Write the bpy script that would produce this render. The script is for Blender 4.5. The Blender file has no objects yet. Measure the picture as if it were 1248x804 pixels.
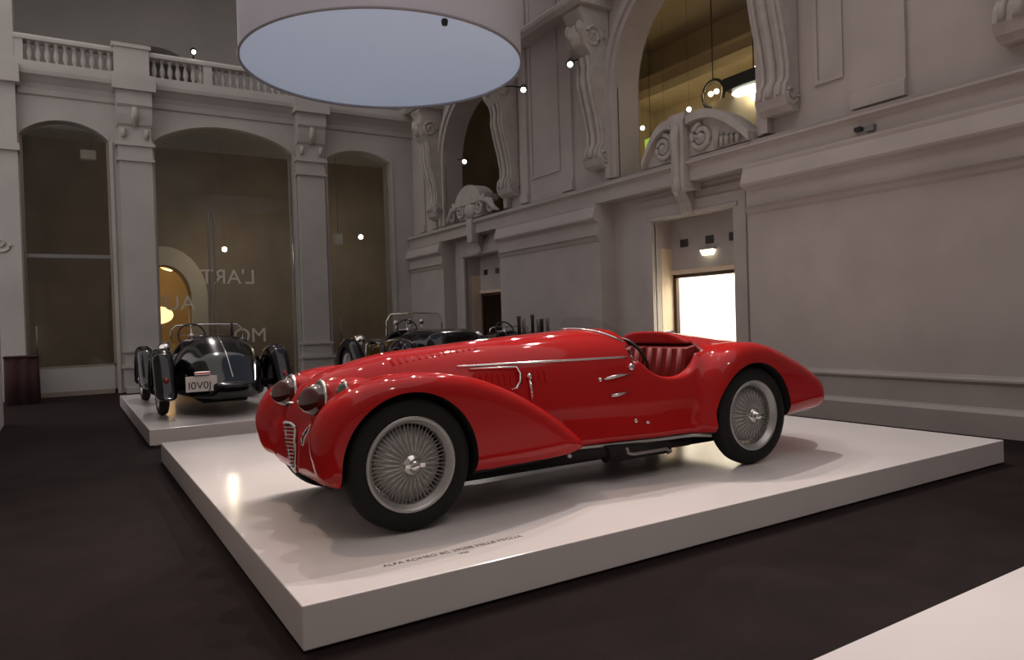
import bpy, math, random
import numpy as np
from mathutils import Vector, Matrix
random.seed(7)
SC = bpy.context.scene
COL = SC.collection
R = math.radians
PI = math.pi

# ------------------------------------------------------------------ camera
CAM_H = 1.363
cam_d = bpy.data.cameras.new('camera')
cam = bpy.data.objects.new('camera', cam_d)
COL.objects.link(cam)
cam_d.sensor_width = 36.0
cam_d.lens = 36.0 * 871.83 / 1248.0
cam_d.clip_end = 200
def cam_matrix(yaw, pitch, roll):
    fw = Vector((math.sin(yaw) * math.cos(pitch), math.cos(yaw) * math.cos(pitch), math.sin(pitch)))
    r0 = Vector((math.cos(yaw), -math.sin(yaw), 0))
    d0 = fw.cross(r0)
    r = r0 * math.cos(roll) + d0 * math.sin(roll)
    d = -r0 * math.sin(roll) + d0 * math.cos(roll)
    m = Matrix((r, -d, -fw)).transposed().to_4x4()
    m.translation = (0, 0, CAM_H)
    return m
cam.matrix_world = cam_matrix(R(31.892), R(-0.801), R(1.781))
SC.camera = cam

# ------------------------------------------------------------------ world, exposure
W = bpy.data.worlds.new('nave_ambient')
SC.world = W
W.use_nodes = True
bg = W.node_tree.nodes['Background']
bg.inputs[0].default_value = (1.0, 0.91, 0.90, 1)
bg.inputs[1].default_value = 0.80
vs = SC.view_settings
vs.view_transform = 'Standard'
vs.look = 'None'
vs.exposure = 0.12
vs.gamma = 1.0
vs.use_curve_mapping = False

# ------------------------------------------------------------------ lights (exhibition spots hung over the nave, above the frame;
# their reflections stand on the paint and they throw the car's shadow towards the aisle)
def spot(name, loc, target, power, col, size=R(40), blend=0.5, radius=0.06):
    l = bpy.data.lights.new(name, 'SPOT')
    l.energy = power; l.color = col; l.spot_size = size; l.spot_blend = blend; l.shadow_soft_size = radius
    o = bpy.data.objects.new(name, l); COL.objects.link(o)
    o.location = loc
    o.rotation_euler = (Vector(target) - Vector(loc)).to_track_quat('-Z', 'Y').to_euler()
    return o
WARM = (1.0, 0.84, 0.74)
NEUT = (1.0, 0.91, 0.87)
KEYS = [((5.2, 7.9, 8.2), (2.0, 4.6, 0.3), 820, WARM, R(46), .07),
        ((6.7, 6.9, 8.2), (4.4, 4.6, 0.3), 880, NEUT, R(48), .07),
        ((3.4, 8.4, 8.2), (2.6, 5.2, 0.3), 350, NEUT, R(50), .07),
        ((0.4, 6.2, 8.2), (1.5, 4.2, 0.2), 300, (1.0, 0.70, 0.46), R(34), .10),
        ((3.4, -1.6, 8.2), (2.4, 2.2, 0.2), 110, NEUT, R(40), .15),
        ((5.5, -2.6, 8.2), (4.2, 0.1, 0.2), 180, NEUT, R(30), .15),
        ((2.4, 15.4, 8.6), (1.9, 11.4, 0.3), 420, NEUT, R(44), .10),
        ]
for k in range(7):
    KEYS.append(((0.6 + .95 * k, 5.6 + .5 * (k % 2), 8.4), (1.0 + .75 * k, 4.6, 0.4), 24, NEUT, R(60), .05))
for i, (p, t, e, c, s, rad) in enumerate(KEYS):
    spot('track_light_%d_offscreen' % (i + 1), p, t, e, c, s, 0.5, rad)

# ------------------------------------------------------------------ materials
def mat(name, col, rough=0.5, metal=0.0, coat=0.0, emis=None, estr=0.0, noise=0.0, nscale=6.0, bump=0.0, bscale=40.0, spec=0.5, trans=0.0, ior=1.45):
    m = bpy.data.materials.new(name); m.use_nodes = True
    nt = m.node_tree; b = nt.nodes['Principled BSDF']
    b.inputs['Base Color'].default_value = (*col, 1)
    b.inputs['Roughness'].default_value = rough
    b.inputs['Metallic'].default_value = metal
    b.inputs['Specular IOR Level'].default_value = spec
    if coat:
        b.inputs['Coat Weight'].default_value = coat; b.inputs['Coat Roughness'].default_value = 0.04; b.inputs['Coat IOR'].default_value = 1.42
    if trans:
        b.inputs['Transmission Weight'].default_value = trans; b.inputs['IOR'].default_value = ior
    if emis:
        b.inputs['Emission Color'].default_value = (*emis, 1); b.inputs['Emission Strength'].default_value = estr
    if noise or bump:
        tc = nt.nodes.new('ShaderNodeTexCoord')
        geo = nt.nodes.new('ShaderNodeNewGeometry')
    if noise:
        n = nt.nodes.new('ShaderNodeTexNoise'); n.inputs['Scale'].default_value = nscale; n.inputs['Detail'].default_value = 5
        nt.links.new(geo.outputs['Position'], n.inputs['Vector'])
        r = nt.nodes.new('ShaderNodeValToRGB')
        r.color_ramp.elements[0].position = 0.3; r.color_ramp.elements[1].position = 0.7
        r.color_ramp.elements[0].color = (*[c * (1 - noise) for c in col], 1)
        r.color_ramp.elements[1].color = (*[min(1, c * (1 + noise)) for c in col], 1)
        nt.links.new(n.outputs['Fac'], r.inputs['Fac']); nt.links.new(r.outputs['Color'], b.inputs['Base Color'])
    if bump:
        n2 = nt.nodes.new('ShaderNodeTexNoise'); n2.inputs['Scale'].default_value = bscale; n2.inputs['Detail'].default_value = 3
        nt.links.new(geo.outputs['Position'], n2.inputs['Vector'])
        bp = nt.nodes.new('ShaderNodeBump'); bp.inputs['Strength'].default_value = bump; bp.inputs['Distance'].default_value = 0.01
        nt.links.new(n2.outputs['Fac'], bp.inputs['Height']); nt.links.new(bp.outputs['Normal'], b.inputs['Normal'])
    return m
def glass_mat(name, tint, refl_rough=0.02, ior=1.45):
    m = bpy.data.materials.new(name); m.use_nodes = True
    nt = m.node_tree; nt.nodes.clear()
    o = nt.nodes.new('ShaderNodeOutputMaterial'); mx = nt.nodes.new('ShaderNodeMixShader')
    tr = nt.nodes.new('ShaderNodeBsdfTransparent'); gl = nt.nodes.new('ShaderNodeBsdfGlossy'); fr = nt.nodes.new('ShaderNodeFresnel')
    fr.inputs['IOR'].default_value = ior
    tr.inputs[0].default_value = (*tint, 1); gl.inputs['Roughness'].default_value = refl_rough
    ge = nt.nodes.new('ShaderNodeNewGeometry'); ma = nt.nodes.new('ShaderNodeMath'); ma.operation = 'SUBTRACT'; ma.inputs[0].default_value = 1.0
    mu = nt.nodes.new('ShaderNodeMath'); mu.operation = 'MULTIPLY'
    nt.links.new(ge.outputs['Backfacing'], ma.inputs[1]); nt.links.new(ma.outputs[0], mu.inputs[0]); nt.links.new(fr.outputs[0], mu.inputs[1])
    nt.links.new(mu.outputs[0], mx.inputs[0]); nt.links.new(tr.outputs[0], mx.inputs[1]); nt.links.new(gl.outputs[0], mx.inputs[2])
    nt.links.new(mx.outputs[0], o.inputs[0])
    return m
M = {}
M['carpet'] = mat('carpet', (0.019, 0.0135, 0.0125), 0.95, noise=0.18, nscale=3, bump=0.3, bscale=260, spec=0.1)
M['stone'] = mat('limestone', (0.47, 0.435, 0.41), 0.85, noise=0.07, nscale=1.4, bump=0.08, bscale=18, spec=0.2)
M['stone_grey'] = mat('limestone_grey', (0.45, 0.435, 0.41), 0.85, noise=0.07, nscale=1.2, bump=0.08, bscale=18, spec=0.2)
M['carved'] = mat('carved_stone', (0.47, 0.44, 0.41), 0.85, noise=0.10, nscale=5, bump=0.25, bscale=22, spec=0.2)
M['platform'] = mat('platform_white_lacquer', (0.82, 0.775, 0.755), 0.16, noise=0.02, nscale=2, spec=0.5)
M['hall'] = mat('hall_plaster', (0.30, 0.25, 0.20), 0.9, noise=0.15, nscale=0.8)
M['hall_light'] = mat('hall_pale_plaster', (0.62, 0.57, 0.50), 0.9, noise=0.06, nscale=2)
M['hall_floor'] = mat('hall_floor', (0.12, 0.10, 0.09), 0.5)
M['gallery'] = mat('gallery_wall', (0.45, 0.435, 0.41), 0.9, noise=0.07, nscale=0.7)
M['warmroom'] = mat('ochre_plaster', (0.60, 0.52, 0.36), 0.9, noise=0.08, nscale=1.5)
M['doorwhite'] = mat('door_room_white', (0.86, 0.83, 0.78), 0.8)
M['jamb'] = mat('door_jamb_cream', (0.72, 0.58, 0.43), 0.6)
M['doorframe'] = mat('door_frame_brown', (0.07, 0.035, 0.02), 0.5)
M['drum_cloth'] = mat('drum_cloth', (0.60, 0.60, 0.66), 0.9, noise=0.03, nscale=2)
M['drum_face'] = mat('drum_diffuser', (0.60, 0.66, 0.80), 0.6, emis=(0.66, 0.78, 1.0), estr=0.19)
M['drum_rim'] = mat('drum_rim', (0.33, 0.32, 0.34), 0.6)
M['red'] = mat('red_paint', (0.47, 0.015, 0.015), 0.40, coat=0.85, spec=0.0)
M['red_leather'] = mat('red_leather', (0.26, 0.016, 0.014), 0.45, bump=0.15, bscale=120)
M['black_leather'] = mat('black_leather', (0.015, 0.013, 0.012), 0.5, bump=0.15, bscale=120)
M['black_paint'] = mat('black_paint', (0.004, 0.004, 0.006), 0.12, coat=0.3, spec=0.4)
M['green_paint'] = mat('dark_green_paint', (0.012, 0.016, 0.012), 0.25, coat=1.0)
M['rubber'] = mat('tyre_rubber', (0.012, 0.012, 0.012), 0.75, bump=0.2, bscale=90, spec=0.3)
M['liner'] = mat('undercoat_black', (0.025, 0.024, 0.023), 0.9, spec=0.1)
M['chrome'] = mat('chrome', (0.78, 0.77, 0.75), 0.12, metal=1.0)
M['steel'] = mat('spoke_steel', (0.62, 0.61, 0.59), 0.45, metal=0.5)
M['rim'] = mat('rim_silver', (0.50, 0.49, 0.47), 0.4, metal=0.7)
M['drumbrake'] = mat('brake_drum_grey', (0.36, 0.35, 0.33), 0.55, metal=0.2)
M['lens'] = mat('headlamp_lens', (0.06, 0.006, 0.006), 0.05, coat=1.0, spec=0.8)
M['lens_clear'] = mat('side_lamp_lens', (0.07, 0.085, 0.06), 0.05, coat=1.0, spec=0.8)
M['lens_red'] = mat('tail_lamp_lens', (0.25, 0.01, 0.01), 0.1, coat=1.0)
M['plastic'] = mat('black_plastic', (0.015, 0.015, 0.015), 0.4)
M['grey_metal'] = mat('grey_metal', (0.25, 0.25, 0.25), 0.4, metal=0.6)
M['plate_white'] = mat('plate_white', (0.75, 0.74, 0.70), 0.5)
M['ink'] = mat('ink_grey', (0.10, 0.085, 0.08), 0.7)
M['ink_black'] = mat('ink_black', (0.01, 0.01, 0.01), 0.6)
M['letters'] = mat('vinyl_letters', (0.62, 0.58, 0.50), 0.6)
M['curtain'] = mat('dark_red_cloth', (0.032, 0.007, 0.008), 0.85, noise=0.2, nscale=8)
M['partition'] = mat('partition_white', (0.60, 0.57, 0.55), 0.8)
M['lamp_on'] = mat('lamp_lit', (1, 1, 1), 0.5, emis=(1.0, 0.95, 0.85), estr=14)
M['lamp_warm'] = mat('lamp_warm', (1, 0.9, 0.7), 0.5, emis=(1.0, 0.62, 0.25), estr=2.4)
M['lamp_soft'] = mat('lamp_soft', (1, 0.95, 0.85), 0.5, emis=(1.0, 0.9, 0.68), estr=3.0)
M['lamp_panel'] = mat('lamp_panel', (1, 0.97, 0.9), 0.5, emis=(1.0, 0.95, 0.82), estr=3.4)
M['exit'] = mat('exit_sign_lit', (1, 0.95, 0.8), 0.5, emis=(1.0, 0.9, 0.62), estr=2.4)
M['green_lit'] = mat('green_sign_lit', (0.4, 0.7, 0.1), 0.5, emis=(0.45, 0.75, 0.1), estr=0.7)
M['sign_white'] = mat('sign_white', (0.8, 0.8, 0.78), 0.5)
M['glass'] = glass_mat('pane_glass', (0.90, 0.90, 0.87))
M['screen'] = glass_mat('windscreen_glass', (0.88, 0.86, 0.85))

# ------------------------------------------------------------------ mesh helpers
class MB:
    def __init__(s): s.v = []; s.f = []; s.sm = []
    def add(s, vs, fs, smooth=False):
        o = len(s.v); s.v += [tuple(v) for v in vs]; s.f += [tuple(i + o for i in f) for f in fs]; s.sm += [smooth] * len(fs)
        return s
    def box(s, x0, x1, y0, y1, z0, z1):
        vs = [(x, y, z) for x in (x0, x1) for y in (y0, y1) for z in (z0, z1)]
        return s.add(vs, [(0, 1, 3, 2), (4, 6, 7, 5), (0, 4, 5, 1), (2, 3, 7, 6), (0, 2, 6, 4), (1, 5, 7, 3)])
    def bbox(s, x0, x1, y0, y1, z0, z1, b):   # chamfered box
        import bmesh
        bm = bmesh.new(); bmesh.ops.create_cube(bm, size=1)
        for v in bm.verts:
            v.co = Vector(((x0 + x1) / 2 + v.co.x * (x1 - x0), (y0 + y1) / 2 + v.co.y * (y1 - y0), (z0 + z1) / 2 + v.co.z * (z1 - z0)))
        bmesh.ops.bevel(bm, geom=bm.edges[:], offset=b, segments=2, affect='EDGES', profile=0.5)
        bm.verts.index_update()
        s.add([v.co[:] for v in bm.verts], [[v.index for v in f.verts] for f in bm.faces]); bm.free(); return s
    def prism(s, poly, fn, d0, d1, smooth=False):
        """poly of (a,b); fn(a,b,d)->xyz; extruded from d0 to d1"""
        n = len(poly)
        vs = [fn(a, b, d0) for a, b in poly] + [fn(a, b, d1) for a, b in poly]
        fs = [(i, (i + 1) % n, n + (i + 1) % n, n + i) for i in range(n)]
        o = len(s.v); s.v += vs
        s.f += [tuple(i + o for i in f) for f in fs]; s.sm += [smooth] * n
        s.f += [tuple(o + i for i in range(n))[::-1], tuple(o + n + i for i in range(n))]; s.sm += [False, False]
        return s
    def lathe(s, prof, c, axis='z', seg=24, smooth=True, a0=0, a1=2 * PI):
        """prof: (r, h) along axis"""
        full = abs(a1 - a0 - 2 * PI) < 1e-6
        k = seg if full else seg + 1
        vs = []
        for r, h in prof:
            for i in range(k):
                t = a0 + (a1 - a0) * i / seg
                p, q = r * math.cos(t), r * math.sin(t)
                if axis == 'z': vs.append((c[0] + p, c[1] + q, c[2] + h))
                elif axis == 'y': vs.append((c[0] + p, c[1] + h, c[2] + q))
                else: vs.append((c[0] + h, c[1] + p, c[2] + q))
        fs = []
        for j in range(len(prof) - 1):
            for i in range(seg):
                i2 = (i + 1) % k
                fs.append((j * k + i, j * k + i2, (j + 1) * k + i2, (j + 1) * k + i))
        return s.add(vs, fs, smooth)
    def tube(s, pts, r, seg=8, closed=False, smooth=True):
        pts = [Vector(p) for p in pts]; n = len(pts); vs = []
        for i, p in enumerate(pts):
            a = pts[i - 1] if (i > 0 or closed) else p
            b = pts[(i + 1) % n] if (i < n - 1 or closed) else p
            t = (b - a).normalized()
            up = Vector((0, 0, 1)) if abs(t.z) < 0.93 else Vector((1, 0, 0))
            u = t.cross(up).normalized(); w = u.cross(t)
            rr = r[i] if isinstance(r, (list, tuple)) else r
            for k in range(seg):
                an = 2 * PI * k / seg
                vs.append(p + u * (rr * math.cos(an)) + w * (rr * math.sin(an)))
        fs = []
        for i in range(n if closed else n - 1):
            j = (i + 1) % n
            for k in range(seg):
                k2 = (k + 1) % seg
                fs.append((i * seg + k, i * seg + k2, j * seg + k2, j * seg + k))
        o = len(s.v); s.add(vs, fs, smooth)
        if not closed:
            s.f += [tuple(o + k for k in range(seg)), tuple(o + (n - 1) * seg + k for k in range(seg))]; s.sm += [False, False]
        return s
    def ball(s, c, rx, ry=None, rz=None, seg=16, rings=10):
        ry = ry or rx; rz = rz or rx; vs = []; fs = []
        for j in range(rings + 1):
            th = PI * j / rings
            for i in range(seg):
                ph = 2 * PI * i / seg
                vs.append((c[0] + rx * math.sin(th) * math.cos(ph), c[1] + ry * math.sin(th) * math.sin(ph), c[2] + rz * math.cos(th)))
        for j in range(rings):
            for i in range(seg):
                i2 = (i + 1) % seg
                fs.append((j * seg + i, j * seg + i2, (j + 1) * seg + i2, (j + 1) * seg + i))
        return s.add(vs, fs, True)
    def build(s, name, m, parent=None, label=None, cat=None, kind=None, group=None):
        me = bpy.data.meshes.new(name)
        me.from_pydata([tuple(v) for v in s.v], [], s.f)
        me.polygons.foreach_set('use_smooth', s.sm)
        import bmesh
        bm = bmesh.new(); bm.from_mesh(me); bmesh.ops.recalc_face_normals(bm, faces=bm.faces[:]); bm.to_mesh(me); bm.free()
        me.update()
        o = bpy.data.objects.new(name, me); COL.objects.link(o)
        me.materials.append(M[m] if isinstance(m, str) else m)
        if parent is not None: o.parent = parent
        tag(o, label, cat, kind, group)
        return o
def tag(o, label=None, cat=None, kind=None, group=None):
    if label: o['label'] = label
    if cat: o['category'] = cat
    if kind: o['kind'] = kind
    if group: o['group'] = group
    return o
def thing(name, label, cat, loc=(0, 0, 0), rz=0, group=None):
    o = bpy.data.objects.new(name, None); COL.objects.link(o); o.location = loc; o.rotation_euler = (0, 0, rz)
    o.empty_display_size = 0.1
    return tag(o, label, cat, None, group)
def copy_tree(o, parent=None):
    c = o.copy(); COL.objects.link(c); c.parent = parent
    for ch in list(o.children): copy_tree(ch, c)
    return c
def text_obj(name, body, size, m, parent, mat4, extrude=0.001, align='LEFT'):
    cu = bpy.data.curves.new(name, 'FONT'); cu.body = body; cu.size = size; cu.extrude = extrude; cu.align_x = align
    t = bpy.data.objects.new(name, cu); COL.objects.link(t)
    bpy.context.view_layer.update()
    me = bpy.data.meshes.new_from_object(t.evaluated_get(bpy.context.evaluated_depsgraph_get()))
    bpy.data.objects.remove(t)
    me.transform(mat4)
    me.materials.clear(); me.materials.append(M[m])
    o = bpy.data.objects.new(name, me); COL.objects.link(o)
    if parent: o.parent = parent
    return o

# ================================================================== ROOM SHELL
RX = 8.15          # front plane of the projecting bays of the right wall
RB = 8.50          # plane of the recessed door bays
UX = 8.30          # plane of the upper wall
BY = 18.30         # plane of the arcade wall
TOP = 12.0
MB().box(-9, 9.0, -7, 26.5, -0.1, 0.0).build('floor', 'carpet', None, 'dark brown carpet covering the whole exhibition hall', 'floor', 'structure')

fx = lambda a, b, d: (a, d, b)          # profile in X-z, extruded along Y
fy = lambda a, b, d: (d, a, b)          # profile in Y-z, extruded along X

# ---- right wall: projecting stone bays with plinth and cornice
PROF = [(8.75, 0), (8.05, 0), (8.05, .24), (8.09, .28), (8.10, .30), (8.10, .53), (8.07, .565), (8.07, .585), (8.14, .60), (RX, .63),
        (RX, 2.72), (8.12, 2.75), (8.10, 2.80), (8.05, 2.83), (8.12, 2.85), (8.12, 3.05), (8.09, 3.08), (8.02, 3.11), (8.00, 3.14),
        (8.02, 3.22), (8.06, 3.34), (8.05, 3.38), (8.05, 3.41), (8.75, 3.41)]
wall_r = MB()
for y0, y1 in ((-7, 6.75), (10.03, 13.50), (16.30, BY + .3)):
    wall_r.prism(PROF, fx, y0, y1)
# recessed bays: wall with door opening and solid above
def recess_bay(mb, y0, y1, d0, d1, dh):
    mb.box(RB, RB + .4, y0 - .05, d0, 0, 3.42)
    mb.box(RB, RB + .4, d1, y1 + .05, 0, 3.42)
    mb.box(RB, RB + .4, d0, d1, dh, 3.42)
recess_bay(wall_r, 6.75, 10.03, 7.26, 9.00, 2.97)
recess_bay(wall_r, 13.50, 16.30, 13.98, 15.72, 2.97)
wall_right = wall_r.build('wall_right', 'stone', None, 'pale stone wall with projecting bays, plinth and heavy cornice', 'wall', 'structure')
# continuous fascia and ledge above
FASC = [(8.75, 3.40), (8.13, 3.40), (8.13, 3.60), (8.10, 3.63), (8.05, 3.65), (8.05, 3.68), (8.10, 3.69), (8.09, 3.73), (8.2, 3.76), (8.75, 3.76)]
MB().prism(FASC, fx, -7, BY + .3).build('ledge_moulding', 'stone', wall_right)
# upper wall with arched openings
def arch_panel(mb, fn, u0, u1, z0, z1, d0, d1, ops, n=28):
    """wall panel u0..u1 with arched openings (c, hw, sill, spring, rise); fn(u, z, d)->xyz"""
    cur = u0
    def bx(a, b, c, d):
        if b - a < 1e-5 or d - c < 1e-5: return
        vs = [fn(u, z, dd) for u in (a, b) for dd in (d0, d1) for z in (c, d)]
        mb.add(vs, [(0, 1, 3, 2), (4, 6, 7, 5), (0, 4, 5, 1), (2, 3, 7, 6), (0, 2, 6, 4), (1, 5, 7, 3)])
    for c, hw, sill, spring, rise, sharp in ops:
        bx(cur, c - hw, z0, z1)
        bx(c - hw, c + hw, z0, sill)
        us = [c - hw * math.cos(PI * i / n) for i in range(n + 1)]
        za = lambda u: spring + rise * max(0, 1 - abs((u - c) / hw) ** 2) ** sharp
        vs = []; fs = []
        for u in us:
            for z in (za(u), z1):
                for dd in (d0, d1): vs.append(fn(u, z, dd))
        for i in range(n):
            o = i * 4; q = o + 4
            fs += [(o, q, q + 2, o + 2), (o + 1, o + 3, q + 3, q + 1), (o, o + 1, q + 1, q), (o + 2, q + 2, q + 3, o + 3)]
        mb.add(vs, fs)
        cur = c + hw
    bx(cur, u1, z0, z1)
up = MB()
arch_panel(up, lambda u, z, d: (d, u, z), -7, BY + .3, 3.74, TOP, UX, UX + .5,
           [(8.12, 1.50, 3.76, 5.35, 1.55, .5), (14.85, 1.45, 3.76, 5.35, 1.45, .5)])
up.build('upper_wall', 'stone', wall_right)
# pilasters on the upper wall
for y0, y1 in ((4.56, 5.23), (10.9, 11.25), (12.45, 12.75), (16.75, 17.05), (17.5, 17.8), (2.2, 2.5)):
    MB().prism([(UX + .02, 3.8), (8.22, 3.8), (8.22, 3.98), (8.25, 4.0), (8.25, TOP), (UX + .02, TOP)], fx, y0, y1).build('pilaster', 'stone', wall_right)
# raised panel frames between the pilasters
for y0, y1 in ((11.35, 12.35), (5.35, 5.75)):
    m = MB()
    m.box(8.27, UX + .02, y0, y0 + .05, 4.3, 9); m.box(8.27, UX + .02, y1 - .05, y1, 4.3, 9); m.box(8.27, UX + .02, y0, y1, 4.25, 4.3)
    m.build('panel_frame', 'stone', wall_right)

# arch mouldings round the gallery windows
def arch_band(c, hw, spring, rise, x0, x1, w0, w1, name, n=30, zlow=3.8):
    pts_i = [(c - (hw - w0), zlow)] + [(c - (hw - w0) * math.cos(PI * i / n), spring + (rise - w0) * math.sin(PI * i / n)) for i in range(n + 1)] + [(c + hw - w0, zlow)]
    pts_o = [(c - (hw + w1), zlow)] + [(c - (hw + w1) * math.cos(PI * i / n), spring + (rise + w1) * math.sin(PI * i / n)) for i in range(n + 1)] + [(c + hw + w1, zlow)]
    k = len(pts_i); vs = []
    for (a, b) in (pts_i, pts_o), :
        for (p, q) in zip(a, b):
            vs += [(x0, *p), (x1, *p), (x0, *q), (x1, *q)]
    fs = []
    for i in range(k - 1):
        o = 4 * i; q = o + 4
        fs += [(o, q, q + 2, o + 2), (o, o + 1, q + 1, q), (o + 2, q + 2, q + 3, o + 3)]
    fs += [(0, 2, 3, 1), (4 * k - 4, 4 * k - 3, 4 * k - 1, 4 * k - 2)]
    return MB().add(vs, fs).build(name, 'stone', wall_right)
for c, hw, rise in ((8.12, 1.5, 1.55), (14.85, 1.45, 1.45)):
    arch_band(c, hw, 5.35, rise, 8.22, UX + .02, 0.0, .10, 'arch_moulding')
    arch_band(c, hw, 5.35, rise, 8.16, UX + .02, -.10, .22, 'arch_moulding')

# scrolled consoles flanking the gallery windows
def scroll(mb, c0, r0, turns, dirn, fn, rad=.035, n=40, start=0):
    pts = []
    for i in range(n + 1):
        t = i / n; an = start + dirn * 2 * PI * turns * t; r = r0 * (1 - .82 * t)
        pts.append(fn(c0[0] + r * math.cos(an), c0[1] + r * math.sin(an)))
    mb.tube(pts, rad, 6)
def console(yc, hwid=.24, zt=6.75, zb=4.0, face=1):
    # S-shaped outline in X-z (proud distance p from the wall)
    pr = [(.02, zt), (.62, zt), (.66, zt - .08), (.60, zt - .16), (.56, zt - .28), (.62, zt - .46), (.58, zt - .66), (.44, zt - .82), (.40, zt - 1.0), (.42, zt - 1.2),
          (.36, zt - 1.5), (.27, zt - 1.85), (.22, zt - 2.15), (.22, zb + .42), (.29, zb + .32), (.31, zb + .18), (.26, zb + .06), (.15, zb), (.02, zb)]
    m = MB(); m.prism([(UX - p, z) for p, z in pr], fx, yc - hwid, yc + hwid)
    o = m.build('console', 'carved', wall_right)
    # raised leaf rib, side scrolls, mask
    m = MB()
    rib = [(UX - p - .015, yc, z) for p, z in pr[7:16]]
    for dy, r in ((0, .055), (-.15, .035), (.15, .035)):
        m.tube([(x, yc + dy, z) for x, _, z in rib], r, 8)
    m.build('leaf_rib', 'carved', o)
    for sd in (-1, 1):
        m = MB()
        scroll(m, (UX - .36, zt - .52), .21, 1.6, 1, lambda a, b, y=yc + sd * hwid: (a, y, b))
        scroll(m, (UX - .17, zb + .2), .13, 1.4, -1, lambda a, b, y=yc + sd * hwid: (a, y, b), .028)
        m.build('volute', 'carved', o)
    m = MB(); m.ball((UX - .58, yc, zt - .48), .13, .17, .2); m.ball((UX - .70, yc, zt - .5), .05, .05, .07, 8, 6)
    m.ball((UX - .66, yc - .07, zt - .42), .035, .03, .025, 8, 6); m.ball((UX - .66, yc + .07, zt - .42), .035, .03, .025, 8, 6)
    m.ball((UX - .60, yc - .16, zt - .36), .08, .07, .12, 10, 8); m.ball((UX - .60, yc + .16, zt - .36), .08, .07, .12, 10, 8)
    m.build('mask', 'carved', o)
    m = MB(); m.prism([(UX + .02, zt), (7.62, zt), (7.55, zt + .07), (7.55, zt + .13), (7.66, zt + .2), (UX + .02, zt + .24)], fx, yc - hwid - .1, yc + hwid + .1)
    m.build('abacus', 'carved', o)
for yc in (10.02, 6.22, 16.62, 13.06, 3.3):
    console(yc)
# hood moulding running over the consoles
MB().prism([(UX + .02, 7.0), (7.95, 7.0), (7.9, 7.08), (7.9, 7.16), (8.0, 7.25), (UX + .02, 7.3)], fx, -7, BY).build('hood_moulding', 'stone', wall_right)

# scrolled broken pediments standing on the ledge below the windows
def pediment(c, s, zc=3.76):
    m = MB()
    m.prism([(c - .13, 3.28), (c + .13, 3.28), (c + .13, 4.30), (c + .17, 4.34), (c + .17, 4.42), (c - .17, 4.42), (c - .17, 4.34), (c - .13, 4.30)], fy, 8.0, 8.35)
    o = m.build('pediment_block', 'carved', wall_right)
    m = MB(); m.tube([(8.0, c, 4.25), (7.95, c, 4.1), (7.97, c, 3.8), (7.99, c, 3.5), (7.96, c, 3.3), (8.0, c, 3.2)], [.05, .075, .06, .05, .075, .03], 8)
    m.build('leaf_rib', 'carved', o)
    full = s
    for sg in (-1, 1):
        n = 16; s = full * (.58 if sg > 0 else 1.0)
        top = [(c + sg * (.16 + 1.22 * s * i / n), 4.36 - .50 * (i / n) ** 1.7 + .10 * math.sin(PI * i / n)) for i in range(n + 1)]
        bot = [(u, z - .13) for u, z in reversed(top)]
        MB().prism(top + bot, fy, 8.02, 8.36).build('raking_cornice', 'carved', o)
        MB().prism([(c + sg * .1, zc), *[(u, z - .1) for u, z in top], (c + sg * (.16 + 1.22 * s), zc)], fy, 8.14, 8.34).build('tympanum', 'carved', o)
        m = MB()
        scroll(m, (c + sg * .40, 4.0), .21, 1.8, sg, lambda a, b: (8.11, a, b), .045, start=PI / 2)
        m.ball((8.10, c + sg * .40, 4.0), .06, .06, .06, 10, 8)
        m.build('volute', 'carved', o)
        m = MB()
        for k in range(5 if sg < 0 else 0):
            u = c + sg * (.72 + .1 * k) * s
            m.tube([(8.1, u, 3.78), (8.08, u + .03 * sg, 3.9 - .01 * k), (8.11, u + .05 * sg, 4.0 - .03 * k)], [.03, .035, .012], 6)
        if sg < 0: m.build('acanthus', 'carved', o)
pediment(7.93, .95)
# swagged cartouche under the second window
def cartouche(c):
    m = MB()
    n = 20
    top = [(c - .62 + 1.24 * i / n, 4.18 + .34 * math.sin(PI * i / n) ** .6) for i in range(n + 1)]
    m.prism([(c - .78, 4.08), (c - .78, 4.22)] + top + [(c + .78, 4.22), (c + .78, 4.08)], fy, 8.0, 8.36)
    o = m.build('cartouche_cap', 'carved', wall_right)
    m = MB(); m.prism([(c - .55, 3.76), (c + .55, 3.76), (c + .62, 4.1), (c - .62, 4.1)], fy, 8.08, 8.34)
    m.build('cartouche_panel', 'carved', o)
    m = MB(); m.ball((8.08, c, 3.95), .10, .26, .2)
    m.build('cartouche_shield', 'carved', o)
    for sg in (-1, 1):
        m = MB()
        scroll(m, (c + sg * .45, 3.98), .2, 1.6, sg, lambda a, b: (8.06, a, b), .05, start=PI / 2)
        scroll(m, (c + sg * .9, 3.92), .15, 1.4, -sg, lambda a, b: (8.08, a, b), .04, start=PI / 2)
        m.tube([(8.08, c + sg * .6, 4.1), (8.04, c + sg * .85, 4.06), (8.06, c + sg * 1.1, 3.85), (8.1, c + sg * 1.25, 3.78)], [.06, .07, .06, .02], 8)
        m.build('volute', 'carved', o)
    MB().prism([(c - .11, 3.2), (c + .11, 3.2), (c + .13, 3.74), (c - .13, 3.74)], fy, 8.02, 8.2).build('keystone', 'carved', o)
cartouche(14.65)

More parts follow.
